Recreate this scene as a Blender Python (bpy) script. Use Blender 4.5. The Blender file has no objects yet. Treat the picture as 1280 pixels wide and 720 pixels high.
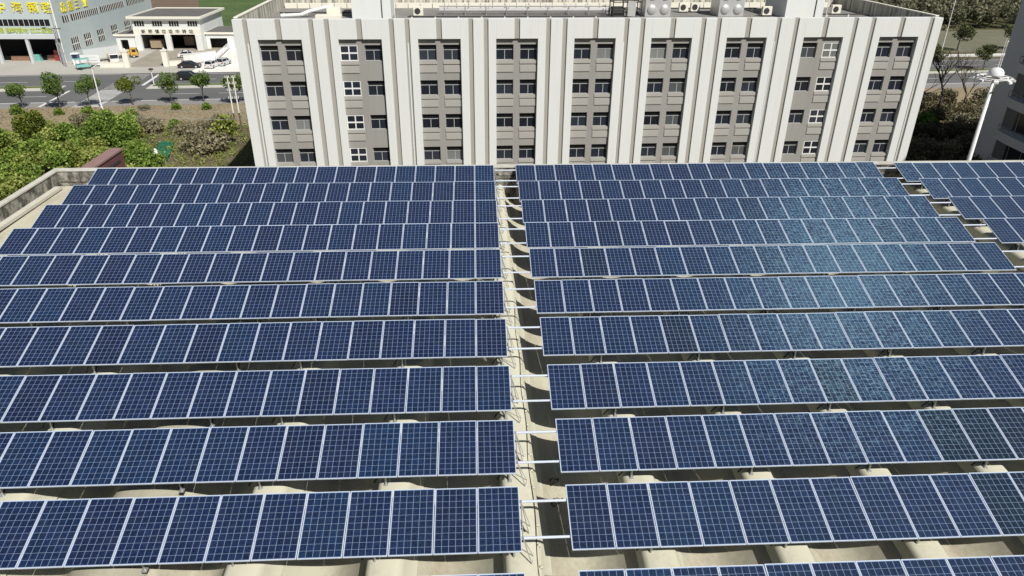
import bpy, math, random
import numpy as np
from mathutils import Vector, Matrix
random.seed(7); rng = np.random.default_rng(7)
SC = bpy.context.scene
COL = SC.collection
R = math.radians
PI = math.pi

# ------------------------------------------------------------------ materials
def s2l(c):
    return tuple(((v/255)/12.92 if v/255 <= .04045 else ((v/255+.055)/1.055)**2.4) for v in c)
class NT:
    def __init__(s, name):
        s.m = bpy.data.materials.new(name); s.m.use_nodes = True
        s.t = s.m.node_tree; s.b = s.t.nodes['Principled BSDF']
    def n(s, typ, **kw):
        nd = s.t.nodes.new(typ)
        for k, v in kw.items():
            if k.startswith('i_'):
                key = k[2:]; key = int(key) if key.isdigit() else key
                nd.inputs[key].default_value = v
            else: setattr(nd, k, v)
        return nd
    def l(s, a, b): s.t.links.new(a, b)
    def math(s, op, a, b=None, c=None):
        nd = s.t.nodes.new('ShaderNodeMath'); nd.operation = op
        for i, v in enumerate((a, b, c)):
            if v is None: continue
            if isinstance(v, (int, float)): nd.inputs[i].default_value = v
            else: s.l(v, nd.inputs[i])
        return nd.outputs[0]
    def mix(s, fac, a, b, typ='MIX'):
        nd = s.t.nodes.new('ShaderNodeMix'); nd.data_type = 'RGBA'; nd.blend_type = typ
        if isinstance(fac, (int, float)): nd.inputs[0].default_value = fac
        else: s.l(fac, nd.inputs[0])
        for i, v in ((6, a), (7, b)):
            if isinstance(v, tuple): nd.inputs[i].default_value = (*v[:3], 1)
            else: s.l(v, nd.inputs[i])
        return nd.outputs[2]
    def noise(s, scale, detail=4, rough=.6, coord='Object', stretch=None, seed=0):
        tc = s.t.nodes.new('ShaderNodeTexCoord')
        mp = s.t.nodes.new('ShaderNodeMapping')
        s.l(tc.outputs[coord], mp.inputs[0])
        if stretch: mp.inputs['Scale'].default_value = stretch
        mp.inputs['Location'].default_value = (seed*3.1, seed*1.7, seed)
        nz = s.t.nodes.new('ShaderNodeTexNoise')
        nz.inputs['Scale'].default_value = scale; nz.inputs['Detail'].default_value = detail
        nz.inputs['Roughness'].default_value = rough
        s.l(mp.outputs[0], nz.inputs['Vector'])
        return nz.outputs['Fac']
    def ramp(s, fac, *stops):
        r = s.t.nodes.new('ShaderNodeValToRGB'); e = r.color_ramp.elements
        while len(e) < len(stops): e.new(.5)
        for i, (p, c) in enumerate(stops):
            e[i].position = p; e[i].color = (*c[:3], 1) if isinstance(c, tuple) else (c, c, c, 1)
        s.l(fac, r.inputs[0]); return r.outputs[0]
    def out(s, col=None, rough=.7, metal=0, spec=.5):
        if col is not None:
            if isinstance(col, tuple): s.b.inputs['Base Color'].default_value = (*col[:3], 1)
            else: s.l(col, s.b.inputs['Base Color'])
        s.b.inputs['Roughness'].default_value = rough; s.b.inputs['Metallic'].default_value = metal
        s.b.inputs['Specular IOR Level'].default_value = spec
        return s.m
    def bump(s, h, strength=.3, dist=.02):
        b = s.t.nodes.new('ShaderNodeBump'); b.inputs['Strength'].default_value = strength; b.inputs['Distance'].default_value = dist
        s.l(h, b.inputs['Height']); s.l(b.outputs[0], s.b.inputs['Normal'])

def plain(name, col, rough=.6, metal=0, var=.15, scale=3., spec=.5):
    t = NT(name); f = t.noise(scale, 5)
    d = tuple(max(0, c*(1-var)) for c in col); h = tuple(min(1, c*(1+var)) for c in col)
    return t.out(t.ramp(f, (.3, d), (.7, h)), rough, metal, spec)

M = {}
M['alu'] = plain('aluminium', (.64, .70, .80), .45, .15, .05)
M['steel'] = plain('galvanised_steel', (.45, .46, .46), .45, .5, .2, 6)
M['aisle_shade'] = plain('painted_aisle_shade', (.035, .034, .03), .9)  # near-black colour painting the shadow in the right aisle
M['dark_steel'] = plain('dark_steel', (.05, .05, .05), .6, .3, .2, 6)
M['black'] = plain('black_rubber', (.015, .015, .015), .7, 0, .2)
M['pv_back'] = plain('panel_backsheet', (.55, .56, .58), .6)

def pv_material():
    t = NT('solar_cells')
    tc = t.n('ShaderNodeTexCoord'); sx = t.n('ShaderNodeSeparateXYZ'); t.l(tc.outputs['Object'], sx.inputs[0])
    mx, my = .022, .027
    cw, ch = (.992-2*mx)/6, (1.65-2*my)/10
    u = t.math('DIVIDE', t.math('SUBTRACT', sx.outputs[0], mx), cw)
    v = t.math('DIVIDE', t.math('SUBTRACT', sx.outputs[1], my), ch)
    fu, fv = t.math('FRACT', u), t.math('FRACT', v)
    du = t.math('MULTIPLY', t.math('SUBTRACT', .5, t.math('ABSOLUTE', t.math('SUBTRACT', fu, .5))), cw)
    dv = t.math('MULTIPLY', t.math('SUBTRACT', .5, t.math('ABSOLUTE', t.math('SUBTRACT', fv, .5))), ch)
    line = t.math('MAXIMUM', t.math('LESS_THAN', du, .0037), t.math('MULTIPLY', t.math('LESS_THAN', dv, .0034), .8))
    outx = t.math('GREATER_THAN', t.math('ABSOLUTE', t.math('SUBTRACT', u, 3.)), 3.)
    outy = t.math('GREATER_THAN', t.math('ABSOLUTE', t.math('SUBTRACT', v, 5.)), 5.)
    line = t.math('MAXIMUM', line, t.math('MAXIMUM', outx, outy))
    # busbars
    bb = t.math('ABSOLUTE', t.math('SUBTRACT', t.math('FRACT', t.math('MULTIPLY', fu, 3.)), .5))
    bus = t.math('MULTIPLY', t.math('LESS_THAN', bb, .03), .18)
    oi = t.n('ShaderNodeObjectInfo')
    cmb = t.n('ShaderNodeCombineXYZ')
    t.l(t.math('FLOOR', u), cmb.inputs[0]); t.l(t.math('FLOOR', v), cmb.inputs[1]); t.l(t.math('MULTIPLY', oi.outputs['Random'], 57.), cmb.inputs[2])
    wn = t.n('ShaderNodeTexWhiteNoise', noise_dimensions='3D'); t.l(cmb.outputs[0], wn.inputs['Vector'])
    # crystal grains
    add = t.n('ShaderNodeVectorMath', operation='ADD'); t.l(tc.outputs['Object'], add.inputs[0])
    c2 = t.n('ShaderNodeCombineXYZ'); t.l(t.math('MULTIPLY', oi.outputs['Random'], 91.), c2.inputs[0]); t.l(c2.outputs[0], add.inputs[1])
    vo = t.n('ShaderNodeTexVoronoi'); vo.inputs['Scale'].default_value = 42.; t.l(add.outputs[0], vo.inputs['Vector'])
    sp = t.n('ShaderNodeSeparateColor'); t.l(vo.outputs['Color'], sp.inputs[0])
    grain = sp.outputs[0]
    base = t.ramp(grain, (0., (.0046, .0092, .035)), (.5, (.0074, .0158, .058)), (1., (.011, .0275, .082)))
    tint = t.ramp(oi.outputs['Random'], (0., (.88, .72, .74)), (.12, (1.12, .86, .88)), (.3, (1.0, .90, .93)), (.55, (1.08, .98, .96)), (.8, (.98, 1.06, .98)), (1., (.88, 1.2, 1.08)))
    base = t.mix(1., base, tint, 'MULTIPLY'); base = t.mix(1., base, oi.outputs['Color'], 'MULTIPLY')
    cellv = t.ramp(wn.outputs['Value'], (0., .82), (1., 1.18))
    base = t.mix(1., base, cellv, 'MULTIPLY')
    base = t.mix(bus, base, (.22, .25, .33))
    dust = t.ramp(t.noise(1.3, 5, .65), (.45, .0), (.9, .05))
    colr = t.mix(line, base, (.27, .345, .50))
    colr = t.mix(dust, colr, (.30, .29, .27))
    # every crystal grain is tilted a little differently
    nrm = t.n('ShaderNodeNewGeometry')
    vf = t.n('ShaderNodeTexVoronoi'); vf.inputs['Scale'].default_value = 150.; t.l(add.outputs[0], vf.inputs['Vector'])
    vm = t.n('ShaderNodeMix', data_type='RGBA'); vm.inputs[0].default_value = .3; t.l(vf.outputs['Color'], vm.inputs[6]); t.l(vo.outputs['Color'], vm.inputs[7])
    sub = t.n('ShaderNodeVectorMath', operation='SUBTRACT'); t.l(vm.outputs[2], sub.inputs[0]); sub.inputs[1].default_value = (.5, .5, .5)
    scl = t.n('ShaderNodeVectorMath', operation='MULTIPLY'); t.l(sub.outputs[0], scl.inputs[0]); scl.inputs[1].default_value = (.26, .30, .05)
    ad2 = t.n('ShaderNodeVectorMath', operation='ADD'); t.l(nrm.outputs['Normal'], ad2.inputs[0]); t.l(scl.outputs[0], ad2.inputs[1])
    nm = t.n('ShaderNodeVectorMath', operation='NORMALIZE'); t.l(ad2.outputs[0], nm.inputs[0])
    t.out(colr, .40, 0, .42); t.b.inputs['Specular Tint'].default_value = (.62, .95, 1., 1)
    t.l(nm.outputs[0], t.b.inputs['Normal'])
    # the printed fingers run across each cell, so the glass-side sheen is stretched along the slope
    vc = t.n('ShaderNodeTexVoronoi'); vc.inputs['Scale'].default_value = 15.; mpv = t.n('ShaderNodeMapping'); mpv.inputs['Scale'].default_value = (.7, 1.5, 1); t.l(add.outputs[0], mpv.inputs[0]); t.l(mpv.outputs[0], vc.inputs['Vector'])
    vmx = t.n('ShaderNodeMix', data_type='RGBA'); vmx.inputs[0].default_value = .45; t.l(vm.outputs[2], vmx.inputs[6]); t.l(vc.outputs['Color'], vmx.inputs[7])
    sb2 = t.n('ShaderNodeVectorMath', operation='SUBTRACT'); t.l(vmx.outputs[2], sb2.inputs[0]); sb2.inputs[1].default_value = (.5, .5, .5)
    sc2 = t.n('ShaderNodeVectorMath', operation='MULTIPLY'); t.l(sb2.outputs[0], sc2.inputs[0]); sc2.inputs[1].default_value = (.21, .58, 0.)
    ad3 = t.n('ShaderNodeVectorMath', operation='ADD'); t.l(sc2.outputs[0], ad3.inputs[0]); ad3.inputs[1].default_value = (-.085, -.84, 0)  # fixed lean added to the normals to place the sun sheen
    ad4 = t.n('ShaderNodeVectorMath', operation='ADD'); t.l(nrm.outputs['Normal'], ad4.inputs[0]); t.l(ad3.outputs[0], ad4.inputs[1])
    nm2 = t.n('ShaderNodeVectorMath', operation='NORMALIZE'); t.l(ad4.outputs[0], nm2.inputs[0]); gl = t.n('ShaderNodeBsdfGlossy'); gl.inputs['Color'].default_value = (.42, .80, 1., 1); gl.inputs['Roughness'].default_value = .215; t.l(nm2.outputs[0], gl.inputs['Normal'])
    ms = t.n('ShaderNodeMixShader'); ms.inputs[0].default_value = .0021; t.l(t.b.outputs[0], ms.inputs[1]); t.l(gl.outputs[0], ms.inputs[2])
    o = [n for n in t.t.nodes if n.type == 'OUTPUT_MATERIAL'][0]; t.l(ms.outputs[0], o.inputs[0])
    t.b.inputs['Coat Weight'].default_value = .25; t.b.inputs['Coat Roughness'].default_value = .25; t.b.inputs['Coat IOR'].default_value = 1.5; t.b.inputs['Coat Tint'].default_value = (.9, 1., 1., 1)
    return t.m
M['pv'] = pv_material()

def stained(name, col, dark, lo=.42, hi=.68, scale=1.2, stretch=(1, 1, .35), rough=.85, seed=0):
    t = NT(name)
    a = t.noise(scale, 8, .7, stretch=stretch, seed=seed); b = t.noise(scale*9, 4, .6, seed=seed+2)
    f = t.ramp(t.math('ADD', t.math('MULTIPLY', a, .75), t.math('MULTIPLY', b, .25)), (lo, 0.), (hi, 1.))
    return t.out(t.mix(f, col, dark), rough, 0, .3)
M['roof'] = stained('roof_coating', (.52, .50, .385), (.33, .285, .215), .44, .70, .75, (1, .35, 1))
M['cap'] = stained('ridge_coating', (.60, .585, .46), (.44, .41, .31), .5, .8, 1.0, (1, .5, 1))
M['sky_frp'] = stained('skylight_sheet', (.44, .42, .33), (.30, .28, .21), .4, .8, 1.5, (1, .4, 1))
M['coping'] = stained('parapet_coping', (.60, .585, .52), (.40, .38, .33), .45, .72, 1.6, (1, 1, 1))
M['parapet'] = stained('stained_parapet', (.46, .44, .38), (.075, .07, .06), .36, .56, 2.2, (1, 1, .7))
M['ledge'] = stained('parapet_ledge', (.58, .56, .48), (.36, .34, .28), .5, .8, 1.8)
M['maroon'] = stained('maroon_cladding', (.16, .065, .065), (.11, .05, .05), .4, .8, 2)
M['maroon_top'] = stained('faded_maroon_top', (.30, .19, .18), (.22, .14, .13), .4, .8, 2)
M['white_wall'] = stained('white_render', (.71, .73, .715), (.64, .65, .625), .5, .8, 1.3, (1, 1, .07), .8)
M['cream_wall'] = stained('cream_render', (.78, .755, .65), (.66, .63, .53), .5, .85, .8, (1, 1, .3), .8)
M['grey_wall'] = stained('grey_render', (.325, .317, .297), (.275, .265, .245), .42, .8, 1.6, (1, 1, .08), .85)
M['taupe'] = stained('taupe_panel', (.40, .385, .355), (.37, .356, .327), .4, .8, .8, (1, 1, .2), .85)
M['bay_groove'] = stained('groove_render', (.385, .37, .335), (.34, .325, .29), .4, .8, .8, (1, 1, .2), .85)
def streaks():
    t = NT('streaked_parapet')
    a = t.noise(2.6, 5, .7, stretch=(1, 1, .04)); b = t.noise(.5, 4, .6, seed=3)
    f = t.ramp(t.math('ADD', t.math('MULTIPLY', a, .8), t.math('MULTIPLY', b, .2)), (.44, 0.), (.60, 1.))
    return t.out(t.mix(f, (.60, .585, .51), (.19, .18, .15)), .85)
M['streak'] = streaks()
M['roofdeck'] = stained('roof_deck', (.26, .25, .235), (.17, .165, .155), .4, .7, .5)
M['glass'] = NT('window_glass').out((.02, .024, .03), .07, 0, .7)
def winglass():
    t = NT('building_glass'); oi = t.n('ShaderNodeObjectInfo')
    c = t.ramp(oi.outputs['Random'], (0., (.012, .014, .02)), (.5, (.022, .027, .04)), (.8, (.035, .041, .055)), (.93, (.10, .11, .11)), (1., (.24, .25, .24)))
    return t.out(c, .1, 0, .55)
M['bglass'] = winglass()
M['dark_pane'] = NT('dark_pane_lintel_shade').out((.012, .013, .016), .3)  # plain dark panes, and painted lintel shadow on the office windows
M['pvc'] = plain('white_frame', (.78, .78, .76), .45, 0, .03)
M['alframe'] = plain('grey_frame', (.50, .51, .50), .45, .2, .05)
M['factory'] = stained('pale_blue_cladding', (.50, .565, .575), (.45, .515, .525), .4, .8, .3, (1, 1, .15), .6)
M['factory_trim'] = plain('grey_trim', (.56, .59, .60), .6, 0, .05)
M['dark_in'] = plain('dark_interior', (.02, .02, .022), .9)
M['yellow'] = plain('yellow_letters', (.83, .72, .02), .5, 0, .04)
M['lime'] = plain('lime_letters', (.50, .58, .10), .5, 0, .05)
M['ink'] = plain('dark_letters', (.07, .065, .06), .6)
M['roof_grey'] = stained('grey_roof_felt', (.16, .155, .145), (.11, .107, .10), .4, .7, .4)
M['concrete'] = stained('concrete', (.46, .445, .40), (.38, .365, .33), .4, .75, .12, (1, 1, 1))
M['bright_conc'] = stained('bright_concrete', (.82, .81, .76), (.74, .73, .67), .4, .75, .12, (1, 1, 1))
M['yard'] = stained('yard_concrete', (.36, .33, .27), (.25, .23, .18), .4, .7, .25, (1, 1, 1))
def asphalt(name, c, d):
    t = NT(name); a = t.noise(.12, 6, .65, stretch=(.35, 1, 1)); b = t.noise(9, 3)
    col = t.ramp(t.math('ADD', t.math('MULTIPLY', a, .7), t.math('MULTIPLY', b, .3)), (.3, d), (.7, c))
    return t.out(col, .9, 0, .3)
M['asphalt'] = asphalt('asphalt', (.155, .157, .157), (.115, .117, .118))
M['paving'] = asphalt('side_lane_paving', (.30, .29, .285), (.23, .225, .22))
M['paint'] = stained('road_paint', (.74, .74, .72), (.48, .48, .46), .45, .75, 1.2, (1, 1, 1))
M['paint_worn'] = stained('worn_road_paint', (.48, .48, .46), (.24, .24, .235), .40, .62, 1.8, (1, 1, 1))
M['kerb'] = stained('kerbstone', (.56, .555, .49), (.44, .43, .38), .4, .8, .8, (1, 1, 1))
def ground(name, stops, scale=.12, fine=2.2, w=.5):
    t = NT(name); a = t.noise(scale, 7, .65); b = t.noise(fine, 5, .7, seed=4)
    f = t.math('ADD', t.math('MULTIPLY', a, 1-w), t.math('MULTIPLY', b, w))
    m = t.out(t.ramp(f, *stops), .95, 0, .15); t.bump(b, .6, .15); return m
M['ground'] = ground('rough_ground', ((.32, (.075, .07, .035)), (.5, (.14, .12, .07)), (.68, (.21, .175, .115))))
M['verge'] = ground('dry_verge', ((.3, (.20, .165, .10)), (.48, (.29, .235, .15)), (.62, (.35, .29, .20)), (.8, (.27, .25, .14))))
M['thicket_floor'] = ground('thicket_floor', ((.3, (.05, .065, .02)), (.5, (.10, .125, .04)), (.7, (.17, .18, .075))))
M['soil'] = ground('ploughed_soil', ((.3, (.12, .09, .065)), (.7, (.22, .165, .12))), .05, .8)
M['field'] = ground('green_field', ((.3, (.05, .085, .028)), (.55, (.10, .15, .055)), (.75, (.17, .19, .09))), .06, .8)
M['grass'] = ground('median_grass', ((.3, (.07, .11, .025)), (.7, (.16, .19, .06))), .3, 2)
M['reeds'] = ground('reedy_ditch', ((.3, (.12, .125, .085)), (.7, (.22, .215, .155))), .08, .9)
M['forest_floor'] = ground('forest_floor', ((.3, (.045, .05, .025)), (.7, (.12, .115, .06))), .08, 1)
M['bark'] = plain('bark', (.12, .095, .07), .9, 0, .3, 4)
M['bark_dark'] = plain('dark_bark', (.045, .036, .028), .9, 0, .3, 4)
def leaf(name, dark, mid, light):
    t = NT(name); at = t.n('ShaderNodeAttribute', attribute_name='tint')
    oi = t.n('ShaderNodeObjectInfo')
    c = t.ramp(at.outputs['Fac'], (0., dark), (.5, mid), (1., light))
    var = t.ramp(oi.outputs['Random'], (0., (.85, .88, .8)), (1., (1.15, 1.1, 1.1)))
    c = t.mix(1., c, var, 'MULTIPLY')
    t.out(c, .65, 0, .25)
    tr = t.n('ShaderNodeBsdfTranslucent'); t.l(c, tr.inputs[0])
    ms = t.n('ShaderNodeMixShader'); ms.inputs[0].default_value = .25
    t.l(t.b.outputs[0], ms.inputs[1]); t.l(tr.outputs[0], ms.inputs[2])
    o = [n for n in t.t.nodes if n.type == 'OUTPUT_MATERIAL'][0]; t.l(ms.outputs[0], o.inputs[0])
    return t.m
M['leaf'] = leaf('street_tree_leaves', (.055, .095, .02), (.135, .21, .05), (.25, .34, .09))
M['leaf_y'] = leaf('yellow_green_leaves', (.07, .09, .012), (.17, .21, .03), (.29, .32, .06))
M['leaf_d'] = leaf('dense_leaves', (.085, .14, .024), (.19, .29, .052), (.34, .44, .10))
M['leaf_o'] = leaf('olive_leaves', (.12, .155, .032), (.25, .30, .07), (.40, .44, .13))
M['leaf_b'] = leaf('dry_scrub_leaves', (.15, .14, .08), (.27, .245, .16), (.38, .345, .24))
M['leaf_w'] = leaf('woodland_leaves', (.075, .085, .05), (.165, .175, .105), (.28, .275, .185))
M['leaf_s'] = leaf('tangled_scrub_leaves', (.075, .072, .04), (.17, .15, .085), (.30, .265, .165))
M['leaf_m'] = leaf('muted_tree_leaves', (.04, .05, .02), (.10, .12, .045), (.19, .21, .09))
def paintm(name, col, rough=.3):
    t = NT(name); t.out(t.ramp(t.noise(2., 3), (.3, tuple(c*.93 for c in col)), (.7, col)), rough, 0, .5); t.b.inputs['Coat Weight'].default_value = .5; return t.m
M['car_black'] = paintm('black_car_paint', (.018, .018, .02)); M['car_white'] = paintm('white_car_paint', (.75, .75, .74))
M['car_silver'] = paintm('silver_car_paint', (.55, .56, .57)); M['teal'] = paintm('teal_paint', (.20, .50, .47), .5)
M['orange'] = paintm('orange_paint', (.62, .36, .05), .5); M['blue'] = paintm('blue_paint', (.05, .16, .42), .5)
M['red'] = paintm('red_paint', (.35, .03, .03), .4); M['redbrown'] = plain('rusty_steel', (.30, .17, .11), .8)
M['green_sheet'] = stained('green_sheeting', (.03, .17, .085), (.025, .12, .06), .4, .7, .8, (1, 1, 1), .5)
M['lamp_w'] = plain('white_painted_steel', (.80, .80, .79), .4, 0, .03)
M['lens'] = NT('lamp_lens').out((.35, .36, .37), .15)
M['headlight'] = NT('headlight').out((.7, .7, .68), .1); M['taillight'] = NT('taillight').out((.35, .02, .02), .2)
M['tower'] = stained('tower_grey_cladding', (.68, .685, .69), (.62, .625, .635), .4, .8, .5, (1, 1, .2), .7)
M['tower_dark'] = plain('tower_dark_wall', (.16, .163, .17), .5)
M['tower_glass'] = NT('tower_glass').out((.03, .034, .04), .12, 0, .5)
M['stainless'] = plain('stainless_steel', (.62, .62, .61), .38, .45, .06, 2)
M['grey_render'] = plain('grey_plaster', (.40, .42, .45), .8, 0, .06)
M['container'] = plain('tan_container', (.34, .27, .19), .7, 0, .2)

# ------------------------------------------------------------------ mesh builder
class MB:
    def __init__(s): s.v = []; s.f = []; s.m = []; s.mats = []
    def mi(s, mat):
        if mat not in s.mats: s.mats.append(mat)
        return s.mats.index(mat)
    def add(s, vs, fs, mat):
        o = len(s.v); k = s.mi(mat); s.v += [tuple(v) for v in vs]
        s.f += [tuple(i+o for i in f) for f in fs]; s.m += [k]*len(fs); return s
    def box(s, a, b, mat, tf=None, taper=0):
        x0, y0, z0 = a; x1, y1, z1 = b; q = taper
        vs = [(x0, y0, z0), (x1, y0, z0), (x1, y1, z0), (x0, y1, z0), (x0+q, y0+q, z1), (x1-q, y0+q, z1), (x1-q, y1-q, z1), (x0+q, y1-q, z1)]
        if tf: vs = [tf(v) for v in vs]
        return s.add(vs, [(0, 3, 2, 1), (4, 5, 6, 7), (0, 1, 5, 4), (1, 2, 6, 5), (2, 3, 7, 6), (3, 0, 4, 7)], mat)
    def quad(s, pts, mat): return s.add(pts, [tuple(range(len(pts)))], mat)
    def tube(s, p, q, r0, mat, r1=None, n=8, cap=True):
        p = Vector(p); q = Vector(q); r1 = r0 if r1 is None else r1; d = (q-p)
        if d.length < 1e-6: return s
        d.normalize(); a = d.orthogonal().normalized(); b = d.cross(a)
        vs = [p+(a*math.cos(2*PI*i/n)+b*math.sin(2*PI*i/n))*r0 for i in range(n)]+[q+(a*math.cos(2*PI*i/n)+b*math.sin(2*PI*i/n))*r1 for i in range(n)]
        fs = [(i, (i+1) % n, n+(i+1) % n, n+i) for i in range(n)]
        if cap: fs += [tuple(range(n-1, -1, -1)), tuple(range(n, 2*n))]
        return s.add(vs, fs, mat)
    def path(s, pts, r, mat, n=6):
        for i in range(len(pts)-1):
            ra = r[i] if isinstance(r, (list, tuple)) else r; rb = r[i+1] if isinstance(r, (list, tuple)) else r
            s.tube(pts[i], pts[i+1], ra, mat, rb, n)
        return s
    def prism(s, prof, x0, x1, mat, axis='x', inset=0):
        n = len(prof)
        def P(u, w, t): return (t, u, w) if axis == 'x' else (u, t, w)
        vs = [P(u, w, x0) for u, w in prof]+[P(u, w, x1) for u, w in prof]
        fs = [(i, (i+1) % n, n+(i+1) % n, n+i) for i in range(n)]+[tuple(range(n-1, -1, -1)), tuple(range(n, 2*n))]
        return s.add(vs, fs, mat)
    def lathe(s, prof, c, mat, n=20):
        vs = []; fs = []
        for (r, z) in prof: vs += [(c[0]+r*math.cos(2*PI*i/n), c[1]+r*math.sin(2*PI*i/n), c[2]+z) for i in range(n)]
        for k in range(len(prof)-1):
            for i in range(n): fs.append((k*n+i, k*n+(i+1) % n, (k+1)*n+(i+1) % n, (k+1)*n+i))
        return s.add(vs, fs, mat)
    def mesh(s, name, smooth=False, bevel=0):
        me = bpy.data.meshes.new(name); me.from_pydata(s.v, [], s.f)
        for m in s.mats: me.materials.append(M[m])
        me.polygons.foreach_set('material_index', s.m)
        if smooth: me.polygons.foreach_set('use_smooth', [True]*len(me.polygons))
        me.update()
        import bmesh
        bm = bmesh.new(); bm.from_mesh(me); bmesh.ops.recalc_face_normals(bm, faces=bm.faces)
        if bevel:
            es = [e for e in bm.edges if len(e.link_faces) == 2 and e.calc_face_angle(0) > .5]
            bmesh.ops.bevel(bm, geom=es, offset=bevel, segments=2, affect='EDGES', profile=.6)
        bm.to_mesh(me); bm.free(); return me
    def build(s, name, parent=None, smooth=False, loc=None, rot=None, bevel=0):
        return place(name, s.mesh(name, smooth, bevel), parent, loc, rot)

def place(name, me, parent=None, loc=None, rot=None):
    o = bpy.data.objects.new(name, me); COL.objects.link(o)
    if parent: o.parent = parent
    if loc is not None: o.location = loc
    if rot is not None: o.rotation_euler = rot
    return o
def tag(o, label, cat, group=None):
    o['label'] = label; o['category'] = cat
    if group: o['group'] = group
    return o
def thing(name, label, cat, loc=(0, 0, 0), rz=0, group=None):
    o = place(name, None, None, loc, (0, 0, rz)); o.empty_display_size = .2
    return tag(o, label, cat, group)
def struct(o): o['kind'] = 'structure'; return o
def copy_tree(o, loc=None, rz=None, label=None, scale=None):
    def cp(a, par):
        c = a.copy(); COL.objects.link(c); c.parent = par
        for ch in list(a.children): cp(ch, c)
        return c
    r = cp(o, None)
    if loc is not None: r.location = loc
    if rz is not None: r.rotation_euler = (0, 0, rz)
    if label: r['label'] = label
    if scale: r.scale = (scale,)*3
    return r
def text_mesh(body, size, mat, extrude=.05, sx=1.):
    cu = bpy.data.curves.new('lettering', 'FONT'); cu.body = body; cu.size = size; cu.extrude = extrude; cu.offset = size*.012
    cu.align_x = 'CENTER'; cu.align_y = 'CENTER'
    o = bpy.data.objects.new('lettering', cu); COL.objects.link(o)
    bpy.context.view_layer.update()
    me = bpy.data.meshes.new_from_object(o.evaluated_get(bpy.context.evaluated_depsgraph_get()))
    bpy.data.objects.remove(o); me.materials.clear(); me.materials.append(M[mat])
    return me

# ------------------------------------------------------------------ camera, light
Z0 = 18.5
cam = bpy.data.cameras.new('camera'); co = bpy.data.objects.new('camera', cam); COL.objects.link(co)
p, y, r = R(27.7003), R(3.0073), R(.4664)
fw = Vector((math.sin(y)*math.cos(p), math.cos(y)*math.cos(p), -math.sin(p)))
ri = Vector((math.cos(y), -math.sin(y), 0)); up = ri.cross(fw)
r2 = math.cos(r)*ri+math.sin(r)*up; u2 = -math.sin(r)*ri+math.cos(r)*up
mt = Matrix((r2, u2, -fw)).transposed().to_4x4(); mt.translation = Vector((-2.0197, .6909, 12.2237+Z0))
co.matrix_world = mt
cam.sensor_width = 36; cam.lens = 895.694/1280*36; cam.clip_end = 4000; cam.clip_start = .1
SC.camera = co
sunv = Vector((.483, -.773, 1.)).normalized()
el = math.asin(sunv.z); az = math.atan2(sunv.x, sunv.y)
sl = bpy.data.lights.new('sun', 'SUN'); sl.energy = 5.0; sl.angle = R(.5); sl.color = (1, .965, .905)
so = bpy.data.objects.new('sun', sl); COL.objects.link(so); so.rotation_euler = sunv.to_track_quat('Z', 'Y').to_euler(); so.location = (40, -60, 90)
w = bpy.data.worlds.new('World'); SC.world = w; w.use_nodes = True
bg = w.node_tree.nodes['Background']; st = w.node_tree.nodes.new('ShaderNodeTexSky'); st.sky_type = 'NISHITA'; st.sun_disc = False
st.sun_elevation = el; st.sun_rotation = az; st.dust_density = 1.2
w.node_tree.links.new(st.outputs[0], bg.inputs[0]); bg.inputs[1].default_value = .041
SC.view_settings.view_transform = 'Standard'; SC.view_settings.look = 'None'; SC.view_settings.exposure = 0

# ------------------------------------------------------------------ warehouse with shell roof
ROWY = [35.301, 32.838, 30.315, 27.707, 25.078, 22.433, 19.845, 17.172, 14.674, 12.242, 9.785]
def zr(Y):
    i = (35.30-Y)/2.552
    return Z0-.0147*i-.0057*i*abs(i)
NEAR, FAR, WEST, EAST = -9., 36.9, -23.4, 46.
wh = thing('warehouse', 'low warehouse with a cream ribbed shell roof carrying all the solar panel rows', 'warehouse', (0, 14, 0))
def whp(mb, name, **k):
    o = mb.build(name, wh, **k); o.location = (0, -14, 0); return o
CAPX = [2.17+3.24*k for k in range(-7, 14)]
def halfw(x): return (.92 if abs(x+10.79) < .1 else .45)
prof = [(WEST, -.47), (-22.6, -.49), (-21.9, -.58), (-21.3, -.72), (CAPX[0]-.45, -1.05)]
for a, b in zip(CAPX[:-1], CAPX[1:]):
    x0, x1 = a+halfw(a), b-halfw(b)
    if a < 20 < b:
        prof += [(x0, -1.04), (18.9, -1.15), (18.92, -3.0), (20.9, -3.0), (20.92, -1.15), (x1, -1.04)]; continue  # deep slot added so that the right aisle goes dark
    prof += [(x0+(x1-x0)*t, -1.04-.85*(1-(2*t-1)**2)**1.2) for t in np.linspace(0, 1, 13)]
prof += [(EAST, -1.1)]
ys = list(np.linspace(NEAR, FAR, 28))
mb = MB(); nv = len(prof)
vs = [(x, Y, zr(Y)+z) for Y in ys for x, z in prof]
fs = [(j*nv+i, j*nv+i+1, (j+1)*nv+i+1, (j+1)*nv+i) for j in range(len(ys)-1) for i in range(nv-1)]
mb.add(vs, fs, 'roof'); roof = whp(mb, 'roof', smooth=True)
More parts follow.
